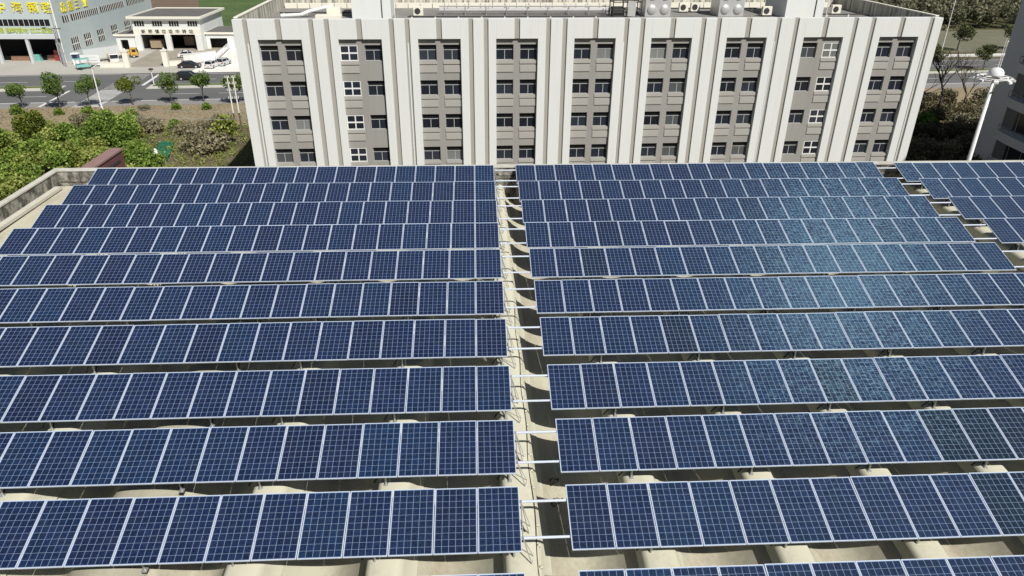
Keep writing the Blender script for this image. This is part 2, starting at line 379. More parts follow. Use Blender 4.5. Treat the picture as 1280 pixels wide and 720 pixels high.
for x in CAPX:
    mb = MB(); h = halfw(x)
    if h > .6:
        pr = [(x+h*math.cos(t), -1.12+.52*math.sin(t)) for t in np.linspace(PI, 0, 13)]
    else:
        pr = [(x-h-.02, -1.14), (x-h, -.80), (x-h+.05, -.66), (x-h+.15, -.60), (x+h-.2, -.60), (x+h-.08, -.66), (x+h, -.80), (x+h+.08, -1.05), (x+h+.25, -1.25)]
    nv = len(pr); vs = [(a, Y, zr(Y)+b) for Y in ys for a, b in pr]
    mb.add(vs, [(j*nv+i, j*nv+i+1, (j+1)*nv+i+1, (j+1)*nv+i) for j in range(len(ys)-1) for i in range(nv-1)], 'sky_frp' if h > .6 else 'cap')
    if abs(x+1.07) < .1:
        for Y in np.arange(8, FAR, .62): mb.box((x+h-.09, Y, zr(Y)-.70), (x+h-.02, Y+.03, zr(Y)-.615), 'cap')
    if h > .6:
        for Y in np.arange(NEAR+1, FAR, 1.2):
            mb.path([(x+(h+.01)*math.cos(t), Y, zr(Y)-1.11+.53*math.sin(t)) for t in np.linspace(PI, 0, 9)], .025, 'cap')
    o = mb.build('barrel_skylight' if h > .6 else 'ridge_cap', roof, smooth=True)
    if h > .6: o['label'] = 'wide rounded skylight strip, duller than the ridges beside it'
# lap seams running down the shells, with small clips


mb = MB()
mb.box((WEST-.2, NEAR, 0), (EAST, FAR+.3, 13.2), 'white_wall'); whp(mb, 'wall')
mb = MB(); ys2 = [Y for Y in ys]
vs = [(x, min(Y, FAR-.12), zr(Y)-2.96) for Y in ys2 for x in (18.93, 20.89)]
mb.add(vs, [(2*j, 2*j+1, 2*j+3, 2*j+2) for j in range(len(ys2)-1)], 'aisle_shade'); mb.build('aisle_shade', roof)  # near-black strip standing in for deep shadow in the right aisle
# west parapet: coping, stained inner face, ledge
PT = Z0+.40
mb = MB()
n = 14
yy = np.linspace(NEAR, FAR+.35, n+1)
for a, b in zip(yy[:-1], yy[1:]):
    mb.box((-23.62, a, 16.0), (-23.40, b, PT-.07), 'parapet')
whp(mb, 'parapet')
mb = MB()
for a, b in zip(yy[:-1], yy[1:]): mb.box((-23.68, a, PT-.07), (-23.36, b-.006, PT), 'coping')
whp(mb, 'coping')
mb = MB(); mb.box((-23.4, NEAR, Z0-.42), (-23.08, FAR-.55, Z0-.28), 'ledge'); whp(mb, 'ledge')
mb = MB(); mb.box((-23.4, NEAR, Z0-3), (-23.12, FAR-.55, Z0-.42), 'black'); whp(mb, 'ledge_dark_strip')  # black strip below the ledge
mb = MB()
mb.box((-23.40, FAR, 16.0), (EAST, FAR+.28, PT-.06), 'parapet')
mb.box((-23.39, FAR-.06, Z0-.2), (EAST, FAR, Z0-.13), 'parapet')
for x in CAPX[::2]: mb.box((x-.2, FAR-.10, Z0-1.2), (x+.2, FAR-.003, PT-.08), 'parapet')
whp(mb, 'parapet')
mb = MB(); xx = np.linspace(-23.35, EAST, 30)
for a, b in zip(xx[:-1], xx[1:]): mb.box((a, FAR-.05, PT-.06), (b-.006, FAR+.34, PT), 'coping')
whp(mb, 'coping')

# ------------------------------------------------------------------ solar rows
T = R(16.9003); PW, PL, PITCH = .992, 1.65, 1.012; XL = -1.1219
mb = MB(); f = .0135
mb.box((f, f, -.034), (PW-f, PL-f, -.004), 'pv'); PANEL = mb.mesh('solar_panel')
mb = MB()
mb.box((0, 0, -.038), (PW, f, 0), 'alu'); mb.box((0, PL-f, -.038), (PW, PL, 0), 'alu')
mb.box((0, f, -.038), (f, PL-f, 0), 'alu'); mb.box((PW-f, f, -.038), (PW, PL-f, 0), 'alu'); FRAME = mb.mesh('panel_frame')
cT, sT = math.cos(T), math.sin(T)
def sl_pt(y, z=0): return (y*cT-z*sT, y*sT+z*cT)
RY = (.36, 1.28)
def support_mesh():
    mb = MB()
    (ya, za), (yb, zb) = sl_pt(RY[0], -.12), sl_pt(RY[1], -.12)
    zc = -.605
    a0, a1 = sl_pt(.12, -.10), sl_pt(1.55, -.10)
    mb.path([(0, a0[0], a0[1]), (0, a1[0], a1[1])], .03, 'steel', 6)
    mb.tube((0, ya, zc), (0, ya, za), .028, 'steel', n=6); mb.tube((0, yb, zc), (0, yb, zb), .028, 'steel', n=6)
    mb.tube((0, ya+.05, zc+.05), (0, yb, zb-.05), .022, 'dark_steel', n=6)
    mb.tube((.32, yb-.15, zc), (0, yb, zb-.02), .022, 'dark_steel', n=6); mb.tube((-.32, ya+.1, zc), (0, ya, za-.02), .022, 'dark_steel', n=6)
    for yq in (ya, yb): mb.box((-.06, yq-.06, zc-.02), (.06, yq+.06, zc+.015), 'steel')
    return mb.mesh('support_frame')
SUP = support_mesh()
mb = MB()   # end brace reaching from the ridge to the rail in the aisle
for yq in RY:
    a = sl_pt(yq, -.07)
    mb.path([(.0, a[0], a[1]), (.2, a[0]-.2, -.58), (.2, a[0]-.2, -.61)], .014, 'steel', 6); mb.path([(.2, a[0]-.2, -.60), (.26, a[0]+.02, -.60), (0, a[0]-.0, a[1]-.01)], .010, 'steel', 6)
mb.tube((0, sl_pt(RY[0])[0], sl_pt(RY[0], -.07)[1]), (0, sl_pt(RY[1])[0], sl_pt(RY[1], -.07)[1]), .014, 'steel', n=6)
BRACE = mb.mesh('end_brace')
ORD = ['farthest', 'second farthest', 'third farthest', 'fourth farthest', 'fifth farthest', 'sixth farthest', 'seventh farthest', 'fourth nearest', 'third nearest', 'second nearest', 'nearest']
from bpy_extras.object_utils import world_to_camera_view
bpy.context.view_layer.update()
def row(block, i):
    Yb = ROWY[i]; zb = Z0-.0147*i-.0057*i*i
    if block == 'left': xs = [XL-PITCH*(k+1)+.010 for k in range(20)]; where = 'left of the pale central aisle'
    elif block == 'middle': xs = [PITCH*k+.010 for k in range(19)]; where = 'between the central and right aisles'
    else: xs = [20.25+PITCH*k for k in range(14)]; where = 'beyond the narrow right aisle'; Yb -= .18
    keep = []
    for x in xs:
        q = world_to_camera_view(SC, co, Vector((x+.5, Yb+.8, zb+.2)))
        if -.12 < q.x < 1.12 and q.y > -.1: keep.append(x)
    if not keep: return
    e = thing('solar_panel_row', '%s row of tilted blue solar panels %s' % (ORD[i], where), 'solar panels', (keep[0] if block != 'left' else keep[-1], Yb, zb), 0, 'solar panel rows on the roof')
    ox = e.location.x
    for x in keep:
        pn = place('solar_panel', PANEL, e, (x-ox, 0, random.uniform(-.003, .003)), (T+random.gauss(0, .004), random.gauss(0, .0015), 0)); place('panel_frame', FRAME, pn)
        if block == 'middle':
            kk = round(x/PITCH); c = {(8, 10): .55, (8, 11): .55, (8, 12): .75, (9, 10): .62, (9, 11): .6, (6, 4): .78, (7, 8): .85, (4, 2): .85}.get((i, kk))
            if c: pn.color = (c*1.12, c, c*.78, 1)
            if c and c < .7: pn['label'] = 'noticeably darker brownish panel'
    lo, hi = min(keep)-ox, max(keep)-ox+PW
    for yq in RY:
        a = sl_pt(yq, -.07); mb = MB(); x0 = lo-.06; x1 = hi+.06
        if block == 'middle': x0 = XL-ox-.05
        if block == 'right': x0 = 19.2-ox
        mb.tube((x0, a[0], a[1]), (x1, a[0], a[1]), .032, 'alu' if block != 'left' else 'steel', n=8); mb.build('rail', e)
    if block == 'left' : place('end_brace', BRACE, e, (hi+.04, 0, 0))
    for cx in CAPX:
        xx = cx-.22
        if abs(cx+10.79) < .1: xx = cx+1.02
        if lo+.1 < xx-ox < hi-.1: place('support_frame', SUP, e, (xx-ox, 0, 0))
    return e
for i in range(11):
    for b in ('left', 'middle', 'right'):
        if b == 'right' and i > 5: continue
        row(b, i)
# black cables lying in the aisle
def cable(pts, label):
    mb = MB(); mb.path(pts, .010, 'black', 5); tag(mb.build('cable'), label, 'cable')
for (cx, Y, lb) in ((-.02, 15.95, 'black cable coil lying in the aisle beside the third nearest middle row'), (.02, 15.2, 'small black cable loop lying in the aisle, nearer than the cable coil')):
    pts = [(cx+.14*math.cos(t)*(1+.3*math.sin(3*t)), Y+.13*math.sin(t*1.3), zr(Y)-1.55+.04*math.sin(5*t)) for t in np.linspace(0, 11, 60)]
    cable(pts, lb)
cable([(-.72+.03*math.sin(Y*1.9), Y, zr(Y)-.62) for Y in np.linspace(9, 24, 60)], 'thin black cable running along the pale ridge of the central aisle')

# ------------------------------------------------------------------ office block behind
PHI = math.atan2(2.13, 70.97)
ob = thing('office_building', 'long white and grey office block with nine window bays behind the solar roof', 'office building', (-25.1, 74.07, 0), PHI)
TOP = 21.45; SP = 3.44; WT = [19.01-SP*k for k in range(5)]; WH = 1.5
PST = [1.39, 9.07, 16.78, 24.46, 32.28, 40.09, 47.86, 55.91, 63.98]; PWD = 5.72; DEP = 22.5
LEN = 71.1
# body, recess wall pieces
mb = MB(); mb.box((.06, .72, 0), (LEN-.06, DEP, 19.9), 'grey_wall')
for ps in PST:
    a, b = ps+.76, ps+PWD-.79; w_ = (b-a-.66)/2
    wx = [(a, a+w_), (b-w_, b)]
    zs = [19.6]+[z for t in WT for z in (t, t-WH)]+[2.0]
    mb.box((a+w_, .34, 2), (b-w_, .715, 19.6), 'grey_wall')
    for (x0, x1) in wx:
        for z1, z0 in zip(zs[0::2], zs[1::2]): mb.box((x0, .342, z0), (x1, .715, z1), 'grey_wall')
mb.build('wall', ob)
mb = MB(); mb.box((.2, .4, 19.9), (LEN-.2, DEP-.2, 20.05), 'roofdeck'); mb.build('roof', ob)
edges = [0.0]
for ps in PST:
    mb = MB(); a, b = ps+.76, ps+PWD-.79; c = (a+b)/2
    rt = 19.60
    mb.box((ps, 0, 0), (a, .70, TOP), 'white_wall'); mb.box((b, 0, 0), (ps+PWD, .70, TOP), 'white_wall')
    mb.box((a, 0, rt), (c-.27, .70, TOP), 'white_wall'); mb.box((c+.27, 0, rt), (b, .70, TOP), 'white_wall')
    mb.box((a, .34, 0), (b, .70, 2.0), 'white_wall')
    mb.build('window_surround', ob, bevel=.015)
    mb = MB(); mb.box((c-.269, .14, rt), (c+.269, .69, TOP-.03), 'bay_groove'); mb.build('groove_panel', ob)
ends = [0]+[x for ps in PST for x in (ps, ps+PWD)]+[LEN]
for a, b in zip(ends[0::2], ends[1::2]):
    if a == 0: px = [(0, b-.48)]; gr = [(b-.48, b)]
    elif b == LEN: px = [(a+.48, LEN)]; gr = [(a, a+.48)]
    else: px = [(a+.47, b-.47)]; gr = [(a, a+.47), (b-.47, b)]
    mb = MB(); mb.box((px[0][0], .002, 0), (px[0][1], .70, TOP-.004), 'white_wall'); mb.build('pilaster', ob, bevel=.015)
    for g0, g1 in gr:
        mb = MB(); mb.box((g0+.002, .15, 0), (g1-.002, .69, TOP-.03), 'bay_groove'); mb.build('groove_panel', ob)
# windows
W2 = (5.72-.76-.79-.66)/2
def win_meshes(kind):
    fr = MB(); pa = MB(); ft = .035
    if kind == 'dark':
        m = 'alframe'; y0 = .56
        fr.box((0, y0, 0), (ft, y0+.05, WH), m); fr.box((W2-ft, y0, 0), (W2, y0+.05, WH), m)
        fr.box((ft, y0, 0), (W2-ft, y0+.05, ft), m); fr.box((ft, y0, WH-ft), (W2-ft, y0+.05, WH), m)
        fr.box((ft, y0-.01, WH*.66-.03), (W2-ft, y0+.05, WH*.66+.03), m); fr.box((W2/2-.03, y0-.005, ft), (W2/2+.03, y0+.05, WH*.66-.03), m)
        pa.box((ft, y0+.02, ft), (W2-ft, y0+.035, WH*.66-.03), 'bglass'); pa.box((ft, y0+.02, WH*.66+.03), (W2-ft, y0+.035, WH-ft), 'dark_pane')  # upper pane near-black: lintel shadow painted into its colour
    else:
        m = 'pvc'; y0 = .36; ft = .09
        fr.box((0, y0, 0), (ft, y0+.08, WH), m); fr.box((W2-ft, y0, 0), (W2, y0+.08, WH), m)
        fr.box((ft, y0, 0), (W2-ft, y0+.08, ft), m); fr.box((ft, y0, WH-ft), (W2-ft, y0+.08, WH), m)
        fr.box((ft, y0-.01, WH*.5-.07), (W2-ft, y0+.08, WH*.5+.07), m)
        for zz in ((ft, WH*.5-.07), (WH*.5+.07, WH-ft)): fr.box((W2/2-.06, y0-.005, zz[0]), (W2/2+.06, y0+.08, zz[1]), m)
        pa.box((ft, y0+.03, ft), (W2-ft, y0+.05, WH-ft), 'bglass')
    return fr.mesh('window'), pa.mesh('pane')
WD, WW = win_meshes('dark'), win_meshes('white')
mb = MB(); mb.box((-.04, .27, -.36), (W2+.04, .60, -.04), 'taupe'); SILL = mb.mesh('sill', bevel=.01)
mb = MB(); mb.box((0, .27, -1.17), (W2, .341, -.50), 'taupe'); mb.box((.06, .262, -1.13), (W2-.06, .27, -.62), 'taupe'); ACP = mb.mesh('spandrel_panel')
for bi, ps in enumerate(PST):
    a, b = ps+.76, ps+PWD-.79
    for k, zt in enumerate(WT):
        for side, x in enumerate((a, b-W2)):
            white = (bi == 1 and side == 0) or (bi == 7 and side == 1)
            bare = (bi == 1 and side == 1) or (bi == 7 and side == 0)
            ms = WW if white else WD
            o = place('window', ms[0], ob, (x, 0, zt-WH)); place('pane', ms[1], o)
            if white: o['label'] = 'window with a thick white cross frame'
            if not bare:
                place('sill', SILL, ob, (x, 0, zt-WH)); place('spandrel_panel', ACP, ob, (x, 0, zt-WH))
# parapets, downpipes, stair houses
mb = MB(); mb.box((0, .70, 19.9), (LEN, 1.0, TOP-.03), 'white_wall'); mb.build('parapet', ob)
for x0, x1 in ((0, .3), (LEN-.3, LEN)):
    mb = MB(); mb.box((x0, 1.0, 0), (x1, DEP, TOP+.02), 'streak'); mb.box((x0-.04, .9, TOP+.02), (x1+.04, DEP+.05, TOP+.12), 'cream_wall'); mb.build('parapet', ob)
mb = MB(); mb.box((.3, DEP-.3, 19.9), (LEN-.3, DEP, 23.0), 'streak')
x = .8
while x < LEN-1: mb.box((x, DEP-.45, 20.05), (x+.12, DEP-.3, 22.9), 'streak'); x += 1.55
x = .6
while x < LEN-2: mb.box((x, DEP-.9, 20.05), (x+1.42, DEP-.46, 20.62), 'cream_wall'); x += 1.5
mb.build('parapet', ob)
for sx in (1.36-.2, 16.78-.25, 37.95+.1, 53.75-.05, 69.9):
    mb = MB(); mb.tube((sx, .14, 0), (sx, .14, 19.2), .07, 'white_wall'); mb.build('downpipe', ob)
def stair(x0, x1, y0, y1, h):
    mb = MB(); mb.box((x0, y0, 20.05), (x1, y1, 20.05+h), 'white_wall'); mb.box((x0-.15, y0-.15, 20.05+h), (x1+.15, y1+.15, 20.3+h), 'cream_wall')
    o = mb.build('stair_house', ob)
    mb = MB(); mb.tube((x1-1.0, y0-.06, 20.1), (x1-1.0, y0-.06, 22.6), .05, 'dark_steel'); mb.tube((x1+.4, y0-.06, 20.1), (x1+.4, y0-.06, 23.6), .04, 'pvc'); mb.build('vent_pipe', o)
stair(9.9, 14.2, 11.6, 17, 3.6); stair(59.4, 63.9, 11.4, 17.5, 3.6)
# stainless tanks with domed panels on the roof
def loc2w(x, yq): 
    c, s_ = math.cos(PHI), math.sin(PHI); return (-25.1+x*c-yq*s_, 74.07+x*s_+yq*c)
def tank(x, lb):
    a = loc2w(x, 12.6); t = thing('water_tank', lb, 'water tank', (a[0], a[1], 20.05), PHI, 'stainless water tanks on the office roof')
    mb = MB(); mb.box((0, 0, .0), (3.0, 3.0, 3.1), 'stainless'); mb.build('body', t, bevel=.03)
    mb = MB()
    for ix in range(2):
        for iz in range(2):
            cx, cz = .75+1.5*ix, .78+1.55*iz
            vs = []; fs = []; nr = 7; na = 16
            for k in range(nr):
                th = k/(nr-1)*PI/2
                for j in range(na): vs.append((cx+.55*math.cos(th)*math.cos(2*PI*j/na), -.22*math.sin(th), cz+.55*math.cos(th)*math.sin(2*PI*j/na)))
            for k in range(nr-1):
                for j in range(na): fs.append((k*na+j, k*na+(j+1) % na, (k+1)*na+(j+1) % na, (k+1)*na+j))
            mb.add(vs, fs, 'stainless')
    mb.build('domed_panel', t, smooth=True)
tank(43.2, 'stainless steel water tank with bulging panels, left one on the office roof'); tank(51.9, 'stainless steel water tank with bulging panels, right one near the stair house')
a = loc2w(39.4, 12.4); t = thing('steel_frame', 'dark open steel frame left of the water tanks on the office roof', 'steel frame', (a[0], a[1], 20.05), PHI)
mb = MB()
for x in (0, 1.6, 3.3):
    for yq in (0, 2.): mb.tube((x, yq, 0), (x, yq, 2.3), .06, 'dark_steel', n=6)
for z in (.8, 1.6, 2.3):
    for yq in (0, 2.): mb.tube((0, yq, z), (3.3, yq, z), .05, 'dark_steel', n=6)
    for x in (0, 1.6, 3.3): mb.tube((x, 0, z), (x, 2, z), .05, 'dark_steel', n=6)
mb.box((1.7, -.1, .1), (2.6, .0, 1.7), 'alframe'); mb.box((.1, .4, .05), (1.4, 1.7, 1.0), 'dark_steel')
mb.build('frame', t)
a = loc2w(19.5, 14.5); t = thing('pipe_rack', 'long rack of pale insulated pipes along the office roof', 'pipe rack', (a[0], a[1], 20.05), PHI)
for yq, z, rr in ((0, .55, .16), (1.5, .5, .12), (.7, .9, .09)):
    mb = MB(); mb.tube((0, yq, z), (20, yq, z), rr, 'stainless', n=10); mb.build('pipe', t)
for k in range(9):
    mb = MB(); x = .6+k*2.4
    mb.tube((x, -.15, 0), (x, -.15, 1.), .05, 'steel', n=6); mb.tube((x, 1.75, 0), (x, 1.75, 1.), .05, 'steel', n=6); mb.tube((x, -.15, .38), (x, 1.75, .38), .05, 'steel', n=6); mb.tube((x, -.15, 0), (x+.5, 1.75, 1.0), .03, 'steel', n=6); mb.build('bracket', t)
a = loc2w(5.2, 13.2); t = thing('rooftop_duct', 'white bent duct and low cabinet on the left end of the office roof', 'duct', (a[0], a[1], 20.05), PHI)
mb = MB(); mb.path([(-3.4, 0, .15), (-1.2, 0, .25), (-.2, .3, .6), (2.2, 1.2, 1.05)], .2, 'lamp_w', 10); mb.build('pipe', t)
mb = MB(); mb.box((.8, -2.6, 0), (3.6, -1.6, .5), 'cream_wall'); mb.box((1.9, -1.4, 0), (3.4, -.2, 1.15), 'cream_wall'); mb.build('cabinet', t, bevel=.03)

def cond(x, yq, lb, n=1):
    a = loc2w(x, yq); t = thing('air_conditioner', lb, 'air conditioner', (a[0], a[1], 20.05), PHI, 'outdoor units on the office roof')
    mb = MB(); mb.box((0, 0, .15), (1.1, .5, 1.1), 'cream_wall'); mb.build('casing', t, bevel=.02)
    mb = MB(); mb.tube((.45, -.02, .62), (.45, .0, .62), .34, 'dark_steel', n=18); mb.build('fan_grille', t)
    for q in (.05, .95): mb = MB(); mb.box((q, .05, 0), (q+.1, .45, .15), 'dark_steel'); mb.build('foot', t)
cond(48.3, 16.2, 'outdoor unit between the two water tanks, left one'); cond(49.8, 16.4, 'outdoor unit between the two water tanks, right one'); cond(16.6, 13.0, 'outdoor unit just right of the left stair house'); cond(57.2, 12.6, 'outdoor unit left of the right stair house'); cond(66.3, 14.0, 'outdoor unit right of the right stair house')
for k, (x0, x1, yq, z, lb) in enumerate(((16.0, 39.0, 11.6, .22, 'thin dark conduit along the front edge of the office roof'), (44.5, 58.5, 17.8, .35, 'dark pipe run behind the water tanks on the office roof'), (1.2, 9.5, 15.5, .2, 'dark pipe run near the left parapet of the office roof'), (64.5, 70., 12.5, .25, 'dark pipe run near the right parapet of the office roof'))):
    a = loc2w(x0, yq); t = thing('roof_pipe', lb, 'pipe', (a[0], a[1], 20.05), PHI); mb = MB(); mb.tube((0, 0, z), (x1-x0, 0, z), .07, 'dark_steel', n=7); mb.build('pipe', t)
    q = .4
    while q < x1-x0: mb = MB(); mb.box((q, -.14, 0), (q+.16, .14, z-.02), 'cream_wall'); mb.build('sleeper', t); q += 2.6
# ------------------------------------------------------------------ ground, road
def sheet(name, pts, mat, z, parent=None):
    mb = MB(); mb.quad([(x, yq, z) for x, yq in pts], mat); return struct(mb.build(name))
sheet('ground', [(-1500, -1500), (1500, -1500), (1500, 1500), (-1500, 1500)], 'ground', 0)
TH = R(4.5); OX, OY = -50.95, 146.0
def rd(a, b): return (OX+a*math.cos(TH)-b*math.sin(TH), OY+a*math.sin(TH)+b*math.cos(TH))
def strip(name, a0, a1, b0, b1, mat, z, h=0):
    if h:
        mb = MB(); q = [rd(a0, b0), rd(a1, b0), rd(a1, b1), rd(a0, b1)]
        vs = [(*k, 0) for k in q]+[(*k, h) for k in q]
        mb.add(vs, [(4, 5, 6, 7), (0, 1, 5, 4), (1, 2, 6, 5), (2, 3, 7, 6), (3, 0, 4, 7)], mat); return struct(mb.build(name))
    return sheet(name, [rd(a0, b0), rd(a1, b0), rd(a1, b1), rd(a0, b1)], mat, z)
sheet('thicket_floor', [(-125, 40), (-26, 40), (-52, 112), (-125, 108)], 'thicket_floor', .003)
strip('verge', -140, 160, -30, -14.6, 'verge', .004)
strip('road', -500, 500, -11., 14.9, 'asphalt', .010)
strip('side_lane', -500, 500, -14.7, -11., 'paving', .014)
strip('median_kerb', -300, -30.5, -.95, 3.0, 'kerb', 0, .14); strip('median_grass', -300, -31, 1.2, 2.8, 'grass', .15)
strip('median_kerb', -14.5, 400, -.95, 2.6, 'kerb', 0, .14); strip('median_grass', -14, 400, .9, 2.4, 'grass', .15)
mb = MB()
def mark(a0, a1, b0, b1, mat='paint'): mb.quad([(*k, .019) for k in (rd(a0, b0), rd(a1, b0), rd(a1, b1), rd(a0, b1))], mat)
for a0, a1 in ((-300, -23.6), (-17.4, 400)): mark(a0, a1, -11.0, -10.7)
for k in range(-28, 50):
    a0 = k*9.
    if not (-30 < a0 < -14): mark(a0, a0+5.5, -5.9, -5.72); mark(a0, a0+5.5, 7.4, 7.58)
mark(-300, -24, 14.0, 14.2); mark(-13, 400, 13.0, 13.2)
for q in range(-15, 14): mark(-22.6, -18., q+.1, q+.55, 'paint' if q < -1 else 'paint_worn')
mark(-28.5, -28.0, -14.2, -1.3); mark(-16.5, -15.9, 2.4, 13.2)
struct(mb.build('road_markings'))
strip('forecourt', -300, -26, 14.9, 60, 'concrete', .012)
strip('forecourt', -25.99, -10.5, 14.9, 22, 'concrete', .011)
strip('forecourt', -10.45, 14, 14.6, 60, 'bright_conc', .012)
strip('yard', -25.99, -10.5, 22.05, 46, 'yard', .013)
sheet('field', [(-210, 215), (-74, 211), (-97, 330), (-240, 330)], 'soil', .016)
sheet('field', [(-73.4, 197), (-10, 197), (60, 400), (-140, 400)], 'field', .018)
strip('pavement', 90, 400, 17.5, 21.5, 'kerb', .02); strip('ditch', 60, 500, 24, 60, 'reeds', .014)
strip('forest_floor', 30, 500, 62, 600, 'forest_floor', .013)
sheet('shaded_court', [(47, 40), (140, 40), (140, 104), (47, 104)], 'asphalt', .013)
mb = MB()
for i in range(16):
    t0, t1 = R(200+i*9), R(200+(i+1)*9-.2); cx, cy, r0, r1 = 66, 112, 9.3, 9.9
    mb.quad([(cx+r0*math.cos(t0), cy+r0*math.sin(t0), .13), (cx+r1*math.cos(t0), cy+r1*math.sin(t0), .13), (cx+r1*math.cos(t1), cy+r1*math.sin(t1), .13), (cx+r0*math.cos(t1), cy+r0*math.sin(t1), .13)], 'paving')
struct(mb.build('path_kerb'))

# ------------------------------------------------------------------ vegetation
def leaves(pts, size, mat, name, tint, flat=0., smin=.6):
    n = len(pts); N = rng.normal(size=(n, 3)); N[:, 2] += flat; N /= np.linalg.norm(N, axis=1)[:, None]
    A = np.cross(N, rng.normal(size=(n, 3))); A /= np.linalg.norm(A, axis=1)[:, None]; B = np.cross(N, A)
    s = size*rng.uniform(smin, 1.3, n)[:, None]; A *= s*.5; B *= s*.36
    V = np.stack([pts-A, pts-B, pts+A, pts+B], 1).reshape(-1, 3)
    me = bpy.data.meshes.new(name); me.vertices.add(4*n); me.vertices.foreach_set('co', V.ravel())
    me.loops.add(4*n); me.loops.foreach_set('vertex_index', np.arange(4*n)); me.polygons.add(n)
    me.polygons.foreach_set('loop_start', np.arange(0, 4*n, 4)); 
    at = me.attributes.new('tint', 'FLOAT', 'FACE'); at.data.foreach_set('value', np.clip(tint, 0, 1).astype('f'))
    me.materials.append(M[mat]); me.update(calc_edges=True); me.validate(); return me
def crown_pts(n, rx, rz, lobes=7, spread=.55, core=.55):
    P = []; Tn = []
    cs = rng.normal(size=(lobes, 3)); cs /= np.linalg.norm(cs, axis=1)[:, None]; cs *= rng.uniform(.4, 1., lobes)[:, None]*spread
    cs[0] = 0; rad = rng.uniform(.35, .62, lobes); rad[0] = core
    wts = rad**2; wts /= wts.sum()
    for c, rr, wq in zip(cs, rad, wts):
        m = max(4, int(n*wq)); d = rng.normal(size=(m, 3)); d /= np.linalg.norm(d, axis=1)[:, None]
        q = rr*rng.uniform(.45, 1., m)**.5
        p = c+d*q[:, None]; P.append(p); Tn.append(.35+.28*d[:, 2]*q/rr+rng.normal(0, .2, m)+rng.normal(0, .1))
    P = np.concatenate(P); Tn = np.concatenate(Tn)
    return P*np.array([rx, rx, rz]), Tn
def crown_mesh(n, rx, rz, size, mat, name='crown', **k):
    P, Tn = crown_pts(n, rx, rz, **k); return leaves(P, size, mat, name, Tn, .3)
def trunk_mesh(h, r, mat='bark', branches=5, top=1.2, name='trunk'):
    mb = MB(); x = y_ = 0; pts = [(0, 0, 0)]
    for k in range(1, 5): x += random.uniform(-.06, .06); y_ += random.uniform(-.06, .06); pts.append((x, y_, h*k/4))
    mb.path(pts, [r*1.25, r, r*.9, r*.8, r*.7], mat, 7)
    for k in range(branches):
        a = 2*PI*k/branches+random.uniform(-.4, .4); L = top*random.uniform(.7, 1.1)
        e = (x+math.cos(a)*L*.6, y_+math.sin(a)*L*.6, h+L*.6)
        mb.path([pts[-1], ((x+e[0])/2+random.uniform(-.1, .1), (y_+e[1])/2, h+L*.25), e], [r*.6, r*.42, r*.15], mat, 5)
    return mb.mesh(name, smooth=True)
def tree(name, label, loc, crown, trunk, ch, group, rz=0, s=1., cat='tree'):
    t = thing(name, label, cat, loc, rz, group); t.scale = (s,)*3
    place('trunk', trunk, t); place('crown', crown, t, (0, 0, ch)); return t
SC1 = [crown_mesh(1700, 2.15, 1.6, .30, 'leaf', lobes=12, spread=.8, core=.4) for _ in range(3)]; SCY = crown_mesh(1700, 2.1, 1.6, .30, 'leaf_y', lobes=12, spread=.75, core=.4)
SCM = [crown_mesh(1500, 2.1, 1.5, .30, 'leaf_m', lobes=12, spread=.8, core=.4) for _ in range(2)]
ST = [trunk_mesh(2.3, .11) for _ in range(2)]
G1 = 'street trees along the road'
streets = [(-80.2, 128.9, 'leftmost street tree on the near side of the road', .90), (-74.0, 129.0, 'wide green street tree at the diagonal white stop line', 1.08), (-69.1, 129.4, 'street tree with dark thin crown left of the white lamp mast', 1.0),
           (-62.6, 131.2, 'bright yellow-green street tree right of the zebra crossing', .95), (-56.1, 131.9, 'street tree in front of the parked dark car on the road', .95), (-51.0, 133.4, 'round dark street tree between the dark car and the twin power poles', 1.02), (-44.6, 131.8, 'street tree half hidden by the white office block corner', 1.1)]
for i, (x, yq, lb, s) in enumerate(streets):
    tree('street_tree', lb, (x, yq, .01), SCY if i == 3 else SC1[i % 3], ST[i % 2], 3.75, G1, i*1.3, s)
# dense thicket beyond the left parapet: nobody could count it
def in_thicket(x, yq):
    if yq > 122 or yq < 44: return False
    xr = -49.5+(yq-97)*-.25 if yq > 92 else -29-(yq-50)*.30
    return x < min(xr, -27)
P, Tn, P2, Tn2 = [], [], [], []
for k in range(2000):
    yq = rng.uniform(46, 119); x = rng.uniform(-118, -25)
    if not in_thicket(x, yq): continue
    if yq > 110 and rng.random() < .5 or yq > 117: continue
    if len(P)+len(P2) > 470: break
    rr = rng.uniform(1.3, 2.9); h = rng.uniform(2.6, 5.2)*(.45 if yq > 105 else (.75 if yq > 98 else 1))
    if yq > 106: rr *= .75
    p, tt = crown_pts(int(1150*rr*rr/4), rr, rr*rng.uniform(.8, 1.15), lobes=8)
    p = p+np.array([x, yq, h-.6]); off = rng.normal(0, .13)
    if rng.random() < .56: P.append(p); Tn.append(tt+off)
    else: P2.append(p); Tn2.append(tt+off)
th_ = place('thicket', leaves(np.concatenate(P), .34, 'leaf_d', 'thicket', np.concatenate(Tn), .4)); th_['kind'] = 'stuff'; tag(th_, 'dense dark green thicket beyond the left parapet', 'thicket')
th_ = place('undergrowth', leaves(np.concatenate(P2), .33, 'leaf_o', 'undergrowth', np.concatenate(Tn2), .4)); th_['kind'] = 'stuff'; tag(th_, 'olive green undergrowth mixed into the thicket left of the roof', 'undergrowth')
